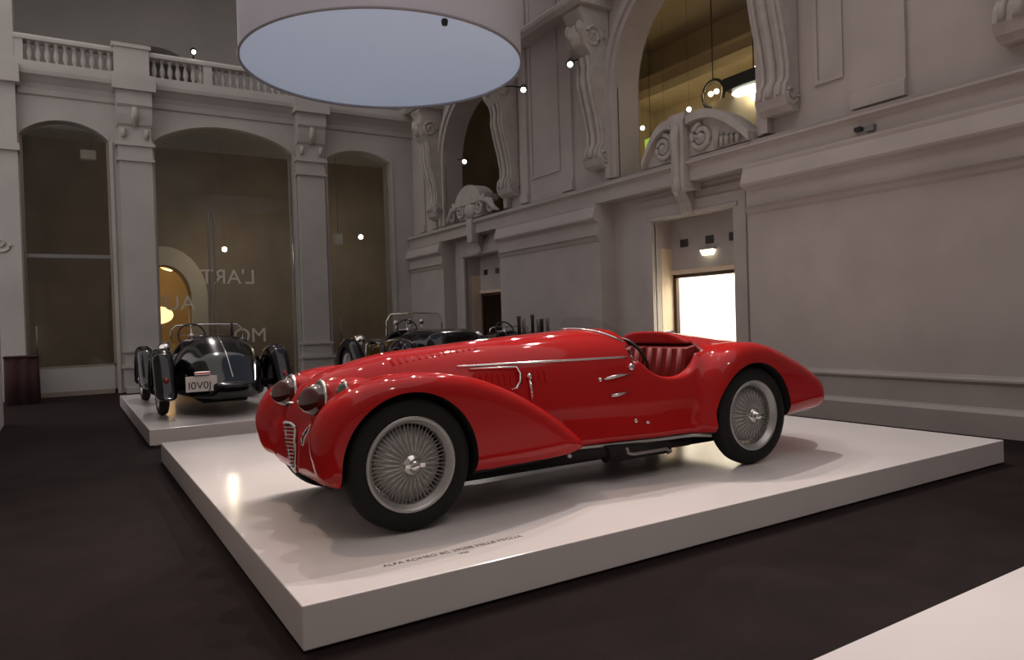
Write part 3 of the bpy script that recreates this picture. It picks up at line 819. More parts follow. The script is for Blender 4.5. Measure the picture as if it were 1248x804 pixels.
# ---- wire wheel (axis along t/y, outer face towards -y), centre at origin
def make_wheel(parent, Rt=.375, wt=.15, rim_r=.262, spokes=56):
    w = thing('wheel', None, None); w.parent = parent
    hw = wt / 2
    prof = [(rim_r - .012, -hw * .62), (rim_r + .004, -hw * .80), (rim_r + .04, -hw * .98), (Rt - .055, -hw), (Rt - .02, -hw * .86), (Rt - .004, -hw * .5), (Rt, 0),
            (Rt - .004, hw * .5), (Rt - .02, hw * .86), (Rt - .055, hw), (rim_r + .04, hw * .98), (rim_r + .004, hw * .80), (rim_r - .012, hw * .62)]
    MB().lathe(prof, (0, 0, 0), 'y', 56).build('tyre', 'rubber', w)
    rp = [(rim_r + .006, -hw * .84), (rim_r + .002, -hw * .90), (rim_r - .012, -hw * .88), (rim_r - .016, -hw * .62), (rim_r - .034, -hw * .5), (rim_r - .04, 0), (rim_r - .034, hw * .5), (rim_r - .01, hw * .7), (rim_r + .004, hw * .84)]
    MB().lathe(rp, (0, 0, 0), 'y', 48).build('rim', 'rim', w)
    m = MB()
    for k in range(spokes):
        a = 2 * PI * k / spokes
        for (rh, yh, yr, da) in ((.055, -hw * .95, -.01, .16), (.07, hw * .1, -hw * .35, -.22)):
            a2 = a + da * (1 if k % 2 else -1)
            p = Vector((rh * math.cos(a2), yh, rh * math.sin(a2))); q = Vector(((rim_r - .034) * math.cos(a), yr, (rim_r - .034) * math.sin(a)))
            m.tube([p, q], .0026, 3)
    m.build('spokes', 'steel', w, kind='stuff')
    MB().lathe([(.0, -hw * .2), (.19, -hw * .1), (.205, .02), (.205, .07)], (0, 0, 0), 'y', 36).build('brake_drum', 'drumbrake', w)
    hub = MB().lathe([(.075, hw * .25), (.07, -hw * .2), (.058, -hw * .9), (.05, -hw * 1.02), (.034, -hw * 1.1), (.030, -hw * 1.42), (.022, -hw * 1.55), (.0, -hw * 1.6)], (0, 0, 0), 'y', 24).build('hub', 'chrome', w)
    for sg in (-1, 1):
        MB().bbox(.02 if sg > 0 else -.062, .062 if sg > 0 else -.02, -hw * 1.42, -hw * 1.14, -.014, .014, .004).build('knock_off_ear', 'chrome', hub)
    return w

# ------------------------------------------------------------------ the red roadster
car1 = thing('roadster', 'red open two-seat vintage racing roadster on the large white platform', 'car', (1.6, 4.40, PZ))
zt1 = curve([(-.62, .50), (-.52, .62), (-.45, .74), (-.3, .86), (0, .945), (.16, .975), (.97, 1.035), (1.7, 1.075), (1.95, 1.075), (2.5, 1.03), (2.95, .97), (3.33, .92), (3.7, .78), (4.0, .60), (4.2, .46)], .12)
w1 = curve([(-.62, .05), (-.52, .13), (-.45, .19), (-.3, .25), (0, .31), (.16, .34), (.97, .44), (1.7, .55), (2.0, .60), (2.5, .63), (2.95, .60), (3.33, .54), (3.8, .44), (4.1, .30), (4.25, .16)], .14)
FF = spline([(-.44, .30), (-.52, .44), (-.525, .58), (-.46, .71), (-.33, .80), (-.16, .855), (.04, .875), (.26, .862), (.48, .812), (.70, .725), (.93, .60), (1.12, .465), (1.24, .355), (1.20, .29), (.9, .262), (.4, .255), (-.1, .26)], 6)
RF = spline([(2.42, .275), (2.40, .45), (2.44, .67), (2.55, .83), (2.72, .915), (2.88, .932), (3.05, .905), (3.224, .845), (3.42, .765), (3.60, .675), (3.715, .595), (3.765, .50), (3.755, .41), (3.69, .355), (3.5, .34), (3.2, .31), (2.9, .27)], 6)
acR = curve([(2.3, .60), (3.0, .60), (3.9, .575)], .2)
acF = curve([(-.6, .645), (-.3, .615), (.1, .60), (.4, .60), (1.2, .565)], .2)
wFc = curve([(-.6, .115), (-.45, .13), (-.2, .16), (0, .172), (1.3, .172)], .1)
def car1_fn(S, T, Z):
    a = np.abs(T)
    zt = zt1(S); w = w1(S); zb2 = .45
    up_ = np.maximum(Z - zb2, 0) / np.maximum(zt - zb2, .03)
    low = np.maximum(.55 - Z, 0) * .22
    hull = (((np.abs(a) / (w - low * .3)) ** 2.7 + up_ ** 2.7) ** (1 / 2.7) - 1) * np.minimum(w, .4)
    hull = smax(hull, -.50 - S + 0 * Z + np.maximum(a - .0, 0) * .9 + (Z - .58) ** 2 * .55, .06)
    hull = smax(hull, S - 4.12 + (Z - .48) ** 2 * 1.5 + a * a * .9, .10)
    hull = smax(hull, .262 + np.maximum(S - 3.3, 0) * .16 - Z + np.maximum(-S - .1, 0) * .15, .05)
    s1, z1 = S[:, 0, :], Z[:, 0, :]
    dF = poly_sdf(FF, s1, z1)[:, None, :] + 0 * a
    dR = poly_sdf(RF, s1, z1)[:, None, :] + 0 * a
    ff = round_extrude(dF, np.abs(a - acF(S)), wFc(S), .112)
    rf = round_extrude(dR, np.abs(a - acR(S)), .175, .13)
    # catwalk between nose and fender
    qx = np.abs(S - .12) - .42; qy = np.abs(a - .30) - .20; qz = np.abs(Z - .50) - .14
    cat = np.sqrt(np.maximum(qx, 0) ** 2 + np.maximum(qy, 0) ** 2 + np.maximum(qz, 0) ** 2) + np.minimum(np.maximum(qx, np.maximum(qy, qz)), 0) - .10
    pod = (np.sqrt(((S + .22) / .24) ** 2 + ((a - .315) / .115) ** 2 + ((Z - .735) / .118) ** 2) - 1) * .115
    pod = smax(pod, -.365 - S, .015)
    qx = np.abs(S + .355) - .015; qy = a - .50; qz = np.abs(Z - .40) - .08
    apr = np.sqrt(np.maximum(qx, 0) ** 2 + np.maximum(qy, 0) ** 2 + np.maximum(qz, 0) ** 2) + np.minimum(np.maximum(qx, np.maximum(qy, qz)), 0) - .07
    body = smin(smin(hull, cat, .10), apr, .06)
    body = smin(body, pod, .04)
    f = smin(body, ff, .055)
    f = smin(f, rf, .10)
    # wheel wells
    wf_ = np.hypot(S, Z - .375) - .405
    wf_ = np.maximum(wf_, .44 - a)
    wr_ = np.hypot(S - 2.83, Z - .375) - .405
    wr_ = np.maximum(wr_, .46 - a)
    # cockpit: sunk well and cut-down sides
    el = ((np.abs((S - 2.165) / .285) ** 2.3 + np.abs((Z - .98) / .272) ** 2.3) ** (1 / 2.3) - 1) * .28
    el = np.where(Z > .98, np.abs(S - 2.165) - .285 + .2 * (Z - .98), el)
    qx = np.abs(S - 2.18) - .34; qy = a - .50; qz = .40 - Z
    bx = np.maximum(np.maximum(qx, qy), np.maximum(qz, Z - .93 + 0 * Z)) 
    f = smax(f, -el, .03); f = smax(f, -bx, .02)
    pre = f; wl = np.minimum(wf_, wr_)
    return dict(hull=body, ff=ff, rf=rf, pre=pre, wl=wl, ck=-np.minimum(bx, el)), np.maximum(f, -wl)
F1 = Field(car1_fn, (-.70, -.86, .20), (4.3, .86, 1.16), .0125)
V, Q, N = F1.mesh()
V, Q, N, well, NW = crease(F1, V, Q, N)
C = V[Q].mean(1)
val = {k: F1.samp(C, F1.parts[k]) for k in ('hull', 'ff', 'rf', 'ck')}
s_, t_, z_ = C.T; a_ = np.abs(t_)
under = (z_ < .285) & (N[Q].mean(1)[:, 2] < -.6)
cock = (np.abs(val['ck']) < .02) & ~well & (a_ < .515) & (z_ < .95) & (s_ > 1.8) & (s_ < 2.62)
isF = (val['ff'] < val['hull'] - .003) & (s_ < 1.5) & ~well & ~under
isR = (val['rf'] < val['hull'] - .003) & (s_ > 2.2) & ~well & ~under & ~cock
rest = ~(well | under | cock | isF | isR)
bon = rest & (s_ > -.05) & (s_ < 1.66) & (z_ > .62) & (a_ < .56)
door = rest & (s_ > 1.72) & (s_ < 2.40) & (a_ > .40) & (z_ > .33)
rest &= ~(bon | door)
isF |= rest & (s_ > .1) & (s_ < .92) & (z_ < .42); rest &= ~isF
part_mesh('nose', V, Q, N, rest & (s_ < .4), 'red', car1)
body1 = part_mesh('scuttle', V, Q, N, rest & (s_ >= .4) & (s_ < 2.385), 'red', car1)
part_mesh('tail', V, Q, N, rest & (s_ >= 2.385), 'red', car1)
bonnet = part_mesh('bonnet', V, Q, N, bon, 'red', car1)
for sg in (-1, 1):
    sd = (t_ * sg > 0)
    part_mesh('front_fender', V, Q, N, isF & sd, 'red', car1)
    part_mesh('rear_fender', V, Q, N, isR & sd, 'red', car1)
    dr = part_mesh('door', V, Q, N, door & sd, 'red', car1)
    part_mesh('wheel_well', V, Q, NW, well & sd & (s_ < 1.4), 'liner', car1)
    part_mesh('wheel_well', V, Q, NW, well & sd & (s_ >= 1.4), 'liner', car1)
    if sg < 0: door_near = dr
    else: door_far = dr
part_mesh('cockpit_lining', V, Q, N, cock, 'red_leather', car1)
part_mesh('underbody', V, Q, N, under, 'liner', car1)
# wheels
w0 = make_wheel(car1)
w0.location = (0, -.675, .376)
for (s, t) in ((2.83, -.675), (0, .675), (2.83, .675)):
    c = copy_tree(w0, car1); c.location = (s, t, .376); c.rotation_euler = (0, 0, PI if t > 0 else 0)
# chassis below
MB().bbox(.1, 3.1, -.36, .36, .13, .30, .03).build('chassis', 'liner', car1)
MB().tube([(0, -.62, .376), (0, .62, .376)], .035, 10).build('axle', 'liner', car1); MB().tube([(2.83, -.62, .376), (2.83, .62, .376)], .05, 10).build('axle', 'liner', car1)
m = MB(); m.tube([(.75, -.40, .22), (1.6, -.50, .215), (2.35, -.52, .21)], .035, 10); m.tube([(1.55, -.51, .205), (2.12, -.52, .205)], .062, 12)
m.build('exhaust', 'liner', car1)
m = MB(); m.tube([(1.62, -.66, .262), (1.63, -.665, .225), (1.68, -.665, .213), (1.98, -.665, .213), (2.03, -.66, .19), (2.04, -.62, .17)], .011, 8)
m.build('jacking_bracket', 'grey_metal', car1)
m = MB(); m.tube([F1.hit((s, -.9, .285), (0, 1, 0))[0] + Vector((0, .012, -.022)) for s in np.linspace(1.15, 2.42, 16)], .014, 6); m.build('sill_strip', 'rim', car1)

def place(P, Nn, up=Vector((0, 0, 1))):
    z = Nn.normalized(); x = up.cross(z)
    if x.length < 1e-4: x = Vector((1, 0, 0))
    x.normalize(); y = z.cross(x)
    m_ = Matrix((x, y, z)).transposed().to_4x4(); m_.translation = P
    return m_
def xform(mb, m4):
    mb.v = [tuple(m4 @ Vector(v)) for v in mb.v]; return mb
# bonnet side strips, louvres and catches
for sg in (-1, 1):
    pts = [F1.hit((s, sg * .95, .80 + .07 + .0 * s), (0, -sg, 0))[0] + Vector((0, sg * .002, 0)) for s in np.linspace(.52, 1.80, 26)]
    MB().tube(pts, .009, 6).build('bonnet_strip', 'chrome', car1)
    for k in range(16):
        s = .50 + .042 * k
        P, n = F1.hit((s, sg * .95, .775), (0, -sg, 0))
        if abs(P.y) > .6: continue
        xform(MB().prism([(-.012, 0), (.012, 0), (.012, .012), (-.004, .004)], lambda a, b, d: (a * sg, d, b), -.04, .04), place(P, n)).build('louvre', 'red', bonnet)
    for k in range(14):
        s = .12 + .045 * k
        P, n = F1.hit((s, sg * .20, 1.3), (0, 0, -1))
        xform(MB().prism([(-.01, -.001), (.010, -.001), (.010, .007), (-.002, .003)], lambda a, b, d: (a, d, b), -.022, .022), place(P, n, Vector((0, 1, 0)))).build('louvre', 'red', bonnet)
    # bonnet hold-down handle (loop) and its latch
    def onside(s, z, off=.02):
        P, n = F1.hit((s, sg * .95, z), (0, -sg, 0)); return P + n * off
    MB().tube([onside(.60, .845, .012), onside(.85, .843, .012), onside(.925, .84, .014), onside(.94, .80, .016), onside(.93, .75, .016), onside(.90, .71, .016), onside(.86, .70, .014)], .008, 8).build('bonnet_handle', 'chrome', bonnet)
    m = MB(); m.tube([onside(1.0, .78, .012), onside(1.0, .70, .022), onside(.995, .62, .014)], [.009, .012, .008], 8); m.ball(onside(1.0, .775, .02), .02, .02, .022, 10, 8)
    m.build('bonnet_catch', 'chrome', bonnet)
    # door hinges, handle
    dpar = door_near if sg < 0 else door_far
    m = MB(); m.tube([onside(1.56, .725, .008), onside(1.62, .735, .016), onside(1.70, .745, .012), onside(1.78, .75, .008)], [.007, .013, .010, .005], 8); m.ball(onside(1.53, .725, .01), .016, .012, .016, 10, 8)
    m.build('door_hinge', 'chrome', dpar)
    m = MB(); m.tube([onside(1.60, .61, .008), onside(1.65, .615, .015), onside(1.76, .63, .006)], [.011, .013, .005], 8); m.build('door_handle', 'chrome', dpar)
    MB().ball(onside(1.80, .42, .004), .017, .012, .017, 10, 8).build('glint_stud', 'chrome', body1); MB().ball(onside(1.90, .40, .004), .02, .010, .012, 10, 8).build('glint_stud', 'chrome', body1)  # small chrome studs added in place of reflection highlights on the lower flank
    # headlamps between nose and fenders
    P = Vector((-.365, sg * .315, .735))
    hl = MB().lathe([(.0, -.135), (.03, -.130), (.058, -.110), (.082, -.075), (.096, -.035), (.100, .01)], P, 'x', 32).build('headlamp', 'lens', car1)
    m = MB(); m.tube([(P.x - .004, P.y + .106 * math.cos(t), P.z + .108 * math.sin(t)) for t in np.linspace(0, 2 * PI, 28, endpoint=False)], .012, 8, closed=True); m.build('headlamp_rim', 'chrome', hl)
    MB().lathe([(.0, -.003), (.009, .0), (.012, .006)], P + Vector((-.140, 0, 0)), 'x', 14).build('headlamp_bulb', 'chrome', hl)
    # small round driving lamp on each fender crown
    P, n = F1.hit((-.28, sg * .47, 1.3), (0, 0, -1))
    P = P + Vector((0, 0, .032))
    sl = MB().lathe([(.0, .15), (.024, .125), (.045, .07), (.052, .0), (.047, -.004)], P, 'x', 18).build('side_lamp', 'red', car1)
    MB().lathe([(.0, -.045), (.018, -.042), (.036, -.028), (.048, -.001)], P, 'x', 18).build('side_lamp_lens', 'lens_clear', sl)
    m = MB(); m.tube([(P.x - .002, P.y + .051 * math.cos(t), P.z + .051 * math.sin(t)) for t in np.linspace(0, 2 * PI, 20, endpoint=False)], .008, 6, closed=True); m.build('side_lamp_rim', 'chrome', sl)
    # oblique air slot beside the grille
    P, n = F1.hit((-1.2, sg * .19, .52), (1, 0, 0))
    ring = []
    for t in np.linspace(0, 2 * PI, 24, endpoint=False):
        yy = P.y + .018 * math.cos(t) * 1.4 + sg * .020 * math.sin(t); zz = P.z + .058 * math.sin(t)
        p, n2 = F1.hit((-1.2, yy, zz), (1, 0, 0)); ring.append(p + n2 * .004)
    slot = MB().tube(ring, .006, 6, closed=True).build('air_slot', 'chrome', car1)
    cvs = [p + Vector((-.002, 0, 0)) for p in ring]
    MB().add(cvs, [tuple(range(len(cvs)))]).build('slot_opening', 'liner', slot)
# heart-shaped grille on the nose
def heart(u):   # u 0..1 round the shield; (t, z)
    pts = [(0, .585), (.04, .58), (.068, .55), (.076, .50), (.070, .43), (.055, .36), (.03, .30), (0, .28), (-.03, .30), (-.055, .36), (-.070, .43), (-.076, .50), (-.068, .55), (-.04, .58)]
    return spline(pts, 4)
hp = heart(0)
ring = []
for t, z in hp:
    p, n = F1.hit((-1.2, t, z), (1, 0, 0)); ring.append(p + Vector((-.008, 0, 0)))
gr = MB().tube(ring, .010, 8, closed=True).build('grille_surround', 'chrome', car1)
m = MB()
cen = sum(ring, Vector()) / len(ring)
m.add([cen + Vector((-.004, 0, 0))] + [p + Vector((.002, 0, 0)) for p in ring], [(0, i + 1, (i + 1) % len(ring) + 1) for i in range(len(ring))])
m.build('grille_backing', 'liner', gr)
for k in range(12):
    z = .305 + .023 * k
    ts = [t for t, zz in hp if abs(zz - z) < .02]
    wd = max(abs(t) for t in ts) if ts else .05
    pts = []
    for t in np.linspace(-wd, wd, 7):
        p, n = F1.hit((-1.2, t, z), (1, 0, 0)); pts.append(p + Vector((-.012, 0, 0)))
    MB().tube(pts, .0042, 5).build('grille_bar', 'chrome', gr)
P, n = F1.hit((-.46, 0, 1.2), (0, 0, -1))
MB().lathe([(0, .008), (.028, .007), (.032, 0)], P, 'z', 20).build('badge', 'chrome', body1)
# small oval badge on the bonnet
P, n = F1.hit((.86, -.05, 1.4), (0, 0, -1))
m = MB(); m.ball((0, 0, .002), .07, .035, .008, 16, 8); xform(m, place(P, n, Vector((0, 1, 0)))).build('bonnet_badge', 'chrome', bonnet)
# low windscreen with chrome base
base = []; tip = []
for t in np.linspace(-.47, .47, 25):
    s = 1.66 + .26 * (abs(t) / .47) ** 2.2
    p, n = F1.hit((s, t, 1.4), (0, 0, -1)); base.append(p)
    hgt = .085 * (1 - (abs(t) / .47) ** 3)
    tip.append(p + Vector((.06 * hgt / .1, 0, hgt + .012)))
ws = MB().tube([b + Vector((0, 0, .006)) for b in base], .010, 6).build('windscreen_base', 'chrome', car1)
nb = len(base)
MB().add(base + tip, [(i, i + 1, nb + i + 1, nb + i) for i in range(nb - 1)], True).build('windscreen', 'screen', ws)
# seat, steering wheel, mirror, filler cap
seat = MB()
seat.bbox(1.95, 2.38, -.46, -.02, .42, .58, .05); seat.build('seat_cushion', 'red_leather', car1)
MB().bbox(1.95, 2.38, .02, .46, .42, .58, .05).build('seat_cushion', 'red_leather', car1)
for t0 in (-.47, .01):
    m = MB(); n = 12
    poly = [(2.34, .50), (2.40, .90), (2.50, .92), (2.50, .50)]
    m.prism(poly, lambda a, b, d: (a, d, b), t0, t0 + .45)
    sb = m.build('seat_back', 'red_leather', car1)
    for k in range(4):
        MB().tube([(2.362, t0 + .06 + .11 * k, .54), (2.41, t0 + .06 + .11 * k, .90)], .030, 8).build('seat_roll', 'red_leather', sb)
stc = Vector((2.02, -.26, .845)); stn = Vector((.86, 0, .5)).normalized()
m4 = place(stc, stn, Vector((0, 1, 0)))
m = xform(MB().tube([(.17 * math.cos(t), .17 * math.sin(t), 0) for t in np.linspace(0, 2 * PI, 32, endpoint=False)], .013, 8, closed=True), m4)
st = m.build('steering_wheel', 'plastic', car1)
m = MB()
for k in range(4): m.tube([(0, 0, -.01), (.165 * math.cos(k * PI / 2 + .78), .165 * math.sin(k * PI / 2 + .78), 0)], .006, 6)
m.ball((0, 0, 0), .035, .035, .02, 12, 8); xform(m, m4).build('steering_spokes', 'chrome', st)
MB().tube([stc, stc - stn * .35], .018, 8).build('steering_column', 'plastic', st)
MB().bbox(1.845, 1.875, -.44, .44, .74, .92, .01).build('dashboard', 'plastic', car1)
P, n = F1.hit((1.78, -.52, 1.4), (0, 0, -1))
m = MB(); P2, n2 = F1.hit((1.80, -.95, .80), (0, 1, 0)); m.ball(P2 + Vector((0, -.012, 0)), .03, .016, .026, 12, 8); m.build('racing_lamp', 'chrome', body1)
for s, t in ((2.72, .02), (2.74, .16)):
    P, n = F1.hit((s, t, 1.4), (0, 0, -1))
    MB().lathe([(.045, -.01), (.045, .015), (.03, .03), (0, .034)], P, 'z', 18).build('filler_cap', 'chrome' if t > .1 else 'grey_metal', body1)
# rear lamps, bumperette tube at the tail
P, n = F1.hit((3.30, .42, 1.4), (0, 0, -1)); MB().lathe([(.03, 0), (.03, .03), (0, .045)], P, 'z', 14).build('rear_deck_lamp', 'lens_red', body1)
m = MB(); m.tube([(3.35, -.55, .33), (3.75, -.55, .325)], .015, 8); m.build('tail_pipe', 'grey_metal', car1)

# ------------------------------------------------------------------ vintage cars on the far platform
def vintage_car(name, label, loc, paint, wb, tail, hw_body, top, fender_a, fender_r, vox, screen_h, plate=None, cockpit=(1.45, 2.15), wheel_r=.36, narrow=1.0, pw=2.6, rear=(.10, .27)):
    root = thing(name, label, 'car', loc, -PI / 2)
    ztc = curve([(-.55, .70), (-.4, .88), (-.2, top - .14), (.6, top - .10), (1.3, top - .03), (cockpit[0], top), (cockpit[1] + .1, top), (wb + .1, top - rear[0]), (wb + .5, top - rear[1]), (tail - .2, top - .55), (tail, .40)], .16)
    wc = curve([(-.55, .22), (-.4, .28), (.6, .36 * narrow), (1.3, hw_body * .92), (cockpit[1], hw_body), (wb, hw_body * .98), (wb + .45, hw_body * .82), (tail - .15, hw_body * .5), (tail + .1, hw_body * .2)], .18)
    r = fender_r
    def fend(sc, back):
        pts = []
        for an in np.linspace(PI * 1.02, PI * .30, 9): pts.append((sc - -(r) * math.cos(an) * 1.0, wheel_r + r * math.sin(an)))
        pts = [(sc + r * math.cos(an), wheel_r + r * math.sin(an)) for an in np.linspace(PI * 1.05, PI * .28, 10)]
        pts += [(sc + r + back * .45, wheel_r - .02), (sc + r + back, .26), (sc + r * .7, .22), (sc - r * .8, .24)]
        return spline(pts, 4)
    FFc, RFc = fend(0, .55), fend(wb, .22)
    def fn(S, T, Z):
        a = np.abs(T); zt = ztc(S); w = wc(S)
        u = np.maximum(Z - .42, 0) / np.maximum(zt - .42, .03)
        hull = (((a / w) ** pw + u ** pw) ** (1 / pw) - 1) * np.minimum(w, .4)
        hull = smax(hull, -.50 - S, .05); hull = smax(hull, S - tail + (Z - .45) ** 2 * 1.1 + a * a * .8, .1); hull = smax(hull, .24 - Z, .05)
        s1, z1 = S[:, 0, :], Z[:, 0, :]
        d1 = poly_sdf(FFc, s1, z1)[:, None, :] + 0 * a; d2 = poly_sdf(RFc, s1, z1)[:, None, :] + 0 * a
        ff = round_extrude(d1, np.abs(a - fender_a), .125, .10); rf = round_extrude(d2, np.abs(a - fender_a), .135, .11)
        f = smin(smin(hull, ff, .05), rf, .07)
        for sc in (0, wb):
            wl = np.maximum(np.hypot(S - sc, Z - wheel_r) - (wheel_r + .035), (fender_a - .16) - a)
            f = smax(f, -wl, .012)
        c0, c1 = cockpit
        ck = np.maximum(np.maximum(np.abs(S - (c0 + c1) / 2) - (c1 - c0) / 2, a - hw_body + .10), .5 - Z)
        f = smax(f, -ck, .03)
        return dict(hull=hull, ff=ff, rf=rf), f
    F = Field(fn, (-.62, -1.0, .16), (tail + .15, 1.0, top + .12), vox)
    V, Q, N = F.mesh(); C = V[Q].mean(1); s, t, z = C.T
    vh, vf, vr = [F.samp(C, F.parts[k]) for k in ('hull', 'ff', 'rf')]
    isf = (vf < vh - .003) & (s < 1.6); isr = (vr < vh - .003) & (s > 1.6)
    body = part_mesh('body', V, Q, N, ~(isf | isr), paint, root)
    for sg in (-1, 1):
        part_mesh('front_fender', V, Q, N, isf & (t * sg > 0), paint, root); part_mesh('rear_fender', V, Q, N, isr & (t * sg > 0), paint, root)
    w = make_wheel(root, wheel_r, .13, wheel_r - .10, 32); w.location = (0, -fender_a + .0, wheel_r)
    for (ss, tt) in ((wb, -fender_a), (0, fender_a), (wb, fender_a)):
        c = copy_tree(w, root); c.location = (ss, tt, wheel_r); c.rotation_euler = (0, 0, PI if tt > 0 else 0)
    MB().tube([(0, -fender_a, wheel_r), (0, fender_a, wheel_r)], .03, 8).build('axle', 'liner', root); MB().tube([(wb, -fender_a, wheel_r), (wb, fender_a, wheel_r)], .045, 8).build('axle', 'liner', root)
    MB().bbox(-.2, wb + .3, -.3, .3, .14, .28, .02).build('chassis', 'liner', root)
    # windscreen
    s0 = cockpit[0] - .04; hw = hw_body * .86
    pts = [Vector((s0 + .04, -hw, top - .10)), Vector((s0 + .06, -hw, top + screen_h * .55)), Vector((s0 + .07, -hw * .86, top + screen_h * .92)), Vector((s0 + .07, 0, top + screen_h)),
           Vector((s0 + .07, hw * .86, top + screen_h * .92)), Vector((s0 + .06, hw, top + screen_h * .55)), Vector((s0 + .04, hw, top - .10))]
    ws_ = MB().tube(pts, .013, 8).build('windscreen_frame', 'chrome', root)
    MB().add([Vector((s0 + .03, -hw, top - .12))] + pts + [Vector((s0 + .03, hw, top - .12))], [tuple(range(len(pts) + 2))]).build('windscreen', 'screen', ws_)
    m4 = place(Vector((cockpit[0] + .28, -.26, top + .0)), Vector((.9, 0, .42)), Vector((0, 1, 0)))
    sw = xform(MB().tube([(.19 * math.cos(t), .19 * math.sin(t), 0) for t in np.linspace(0, 2 * PI, 24, endpoint=False)], .014, 6, closed=True), m4).build('steering_wheel', 'plastic', root)
    m = MB(); m.tube([(-.18, 0, 0), (.18, 0, 0)], .008, 5); m.tube([(0, -.18, 0), (0, .18, 0)], .008, 5); m.ball((0, 0, 0), .04, .04, .02, 10, 6); xform(m, m4).build('steering_spokes', 'chrome', sw)
    MB().bbox(cockpit[1] - .16, cockpit[1] - .02, -hw_body + .14, hw_body - .14, .55, top - .06, .05).build('seat_back', 'black_leather', root)
    MB().bbox(cockpit[0] + .2, cockpit[1] - .1, -hw_body + .14, hw_body - .14, .5, .62, .04).build('seat_cushion', 'black_leather', root)
    # lamps
    for sg in (-1, 1):
        P = Vector((-.42, sg * .40, .86))
        hl = MB().lathe([(0, .2), (.05, .17), (.10, .06), (.112, 0), (.10, -.012), (.05, -.03), (0, -.036)], P, 'x', 20).build('headlamp', 'chrome', root)
        MB().tube([(P.x + .05, P.y, P.z - .09), (P.x + .05, P.y, .48)], .016, 6).build('headlamp_post', 'chrome', hl)
        p, n = F.hit((tail + .4, sg * fender_a, wheel_r + r * .25), (-1, 0, 0))
        MB().lathe([(0, .035), (.03, .025), (.04, 0), (.04, -.05)], p, 'x', 16).build('tail_lamp', 'lens_red', root)
        m = MB(); m.ball(p + Vector((.0, 0, -.14)), .03, .03, .03, 10, 8); m.build('reflector', 'chrome', root)
    p, n = F.hit((-.45, 0, top + .3), (0, 0, -1))
    m = MB(); m.lathe([(.045, -.02), (.045, .02), (.02, .035), (.015, .06), (.022, .075), (0, .085)], p, 'z', 14); m.build('radiator_cap', 'chrome', root)
    # grille shell
    m = MB()
    ring = [Vector((-.515, t, z)) for t, z in [(-.20, .36), (-.235, .55), (-.22, .74), (-.12, .83), (0, .86), (.12, .83), (.22, .74), (.235, .55), (.20, .36)]]
    m.tube(ring, .018, 8, closed=True); g = m.build('radiator_shell', 'chrome', root)
    for k in range(9): MB().tube([(-.515, -.18 + .045 * k, .38), (-.515, -.18 + .045 * k, .80)], .006, 5).build('radiator_slat', 'chrome', g)
    if plate:
        p, n = F.hit((tail + .5, plate[0], .43), (-1, 0, 0))
        x = max(p.x + .05, tail - .12)
        pl = MB().bbox(x, x + .012, plate[0] - .19, plate[0] + .19, .36, .56, .004).build('number_plate', 'plate_white', root)
        mt = Matrix.Translation((x + .0135, plate[0] - .165, .395)) @ Matrix(((0, 0, 1, 0), (1, 0, 0, 0), (0, 1, 0, 0), (0, 0, 0, 1)))
        text_obj('plate_characters', plate[1], .135, 'ink_black', pl, mt, .001)
        MB().tube([(x + .005, plate[0], .45), (p.x - .05, plate[0] * .95, .45)], .02, 8).build('plate_bracket', 'plastic', pl)
        MB().bbox(x - .02, x + .05, plate[0] - .09, plate[0] + .11, .575, .62, .012).build('plate_lamp', 'chrome', pl)
    return root, F, body
c2, F2, b2 = vintage_car('vintage_car', 'black open vintage car with white rear number plate and teardrop tail', (1.86, 13.50, PZ), 'black_paint', 2.55, 3.62, .60, 1.08, .77, .56, .02, .16, (-.40, "I0V0J"), (1.5, 2.25))
MB().tube([(1.7, .33, 1.02), (1.7, .33, 1.26)], .02, 8).build('mirror_stalk', 'plastic', c2)
# spare details on the tail: central fin rib, boot handle
pts = [F2.hit((s, 0, 1.4), (0, 0, -1))[0] + Vector((0, 0, .004)) for s in np.linspace(2.4, 3.45, 20)]
MB().tube(pts, .009, 6).build('tail_rib', 'chrome', b2)
c3, F3, b3 = vintage_car('vintage_car', 'black open vintage car with tall chrome windscreen behind the red bonnet', (5.40, 13.45, PZ), 'black_paint', 2.6, 3.5, .64, 1.05, .75, .55, .022, .30, None, (1.4, 2.1), pw=4.5, rear=(.0, .06))
for k, (s, t) in enumerate(((1.25, -.30), (1.3, -.05), (1.28, .2), (1.55, .45))):
    P, n = F3.hit((s, t, 1.5), (0, 0, -1))
    m = MB(); m.tube([P - Vector((0, 0, .02)), P + Vector((0, 0, .14))], .012, 8); m.ball(P + Vector((0, 0, .17)), .05, .05, .05, 12, 8); m.build('spot_lamp', 'chrome', c3)
c4, F4, b4 = vintage_car('racing_car', 'dark narrow racing car with upright cockpit rods beside the right wall', (7.18, 13.2, PZ), 'green_paint', 2.5, 3.3, .50, .96, .56, .44, .022, .08, None, (1.55, 2.15), .34, .8)
for k, (s, t, hh, mm) in enumerate(((2.75, -.36, .24, 'plastic'), (2.72, -.22, .20, 'grey_metal'), (2.70, .02, .26, 'plastic'), (2.70, .17, .17, 'grey_metal'), (2.70, .26, .18, 'plastic'), (2.74, .38, .20, 'grey_metal'))):
    P, n = F4.hit((s - .35, t * .85, 1.5), (0, 0, -1))
    m = MB(); z0 = P.z - .03
    m.tube([(P.x, P.y, z0), (P.x, P.y, 1.0 + hh * .6), (P.x - .01, P.y, .98 + hh)], [.032, .032, .042], 8); m.build('cockpit_rod', mm, c4)

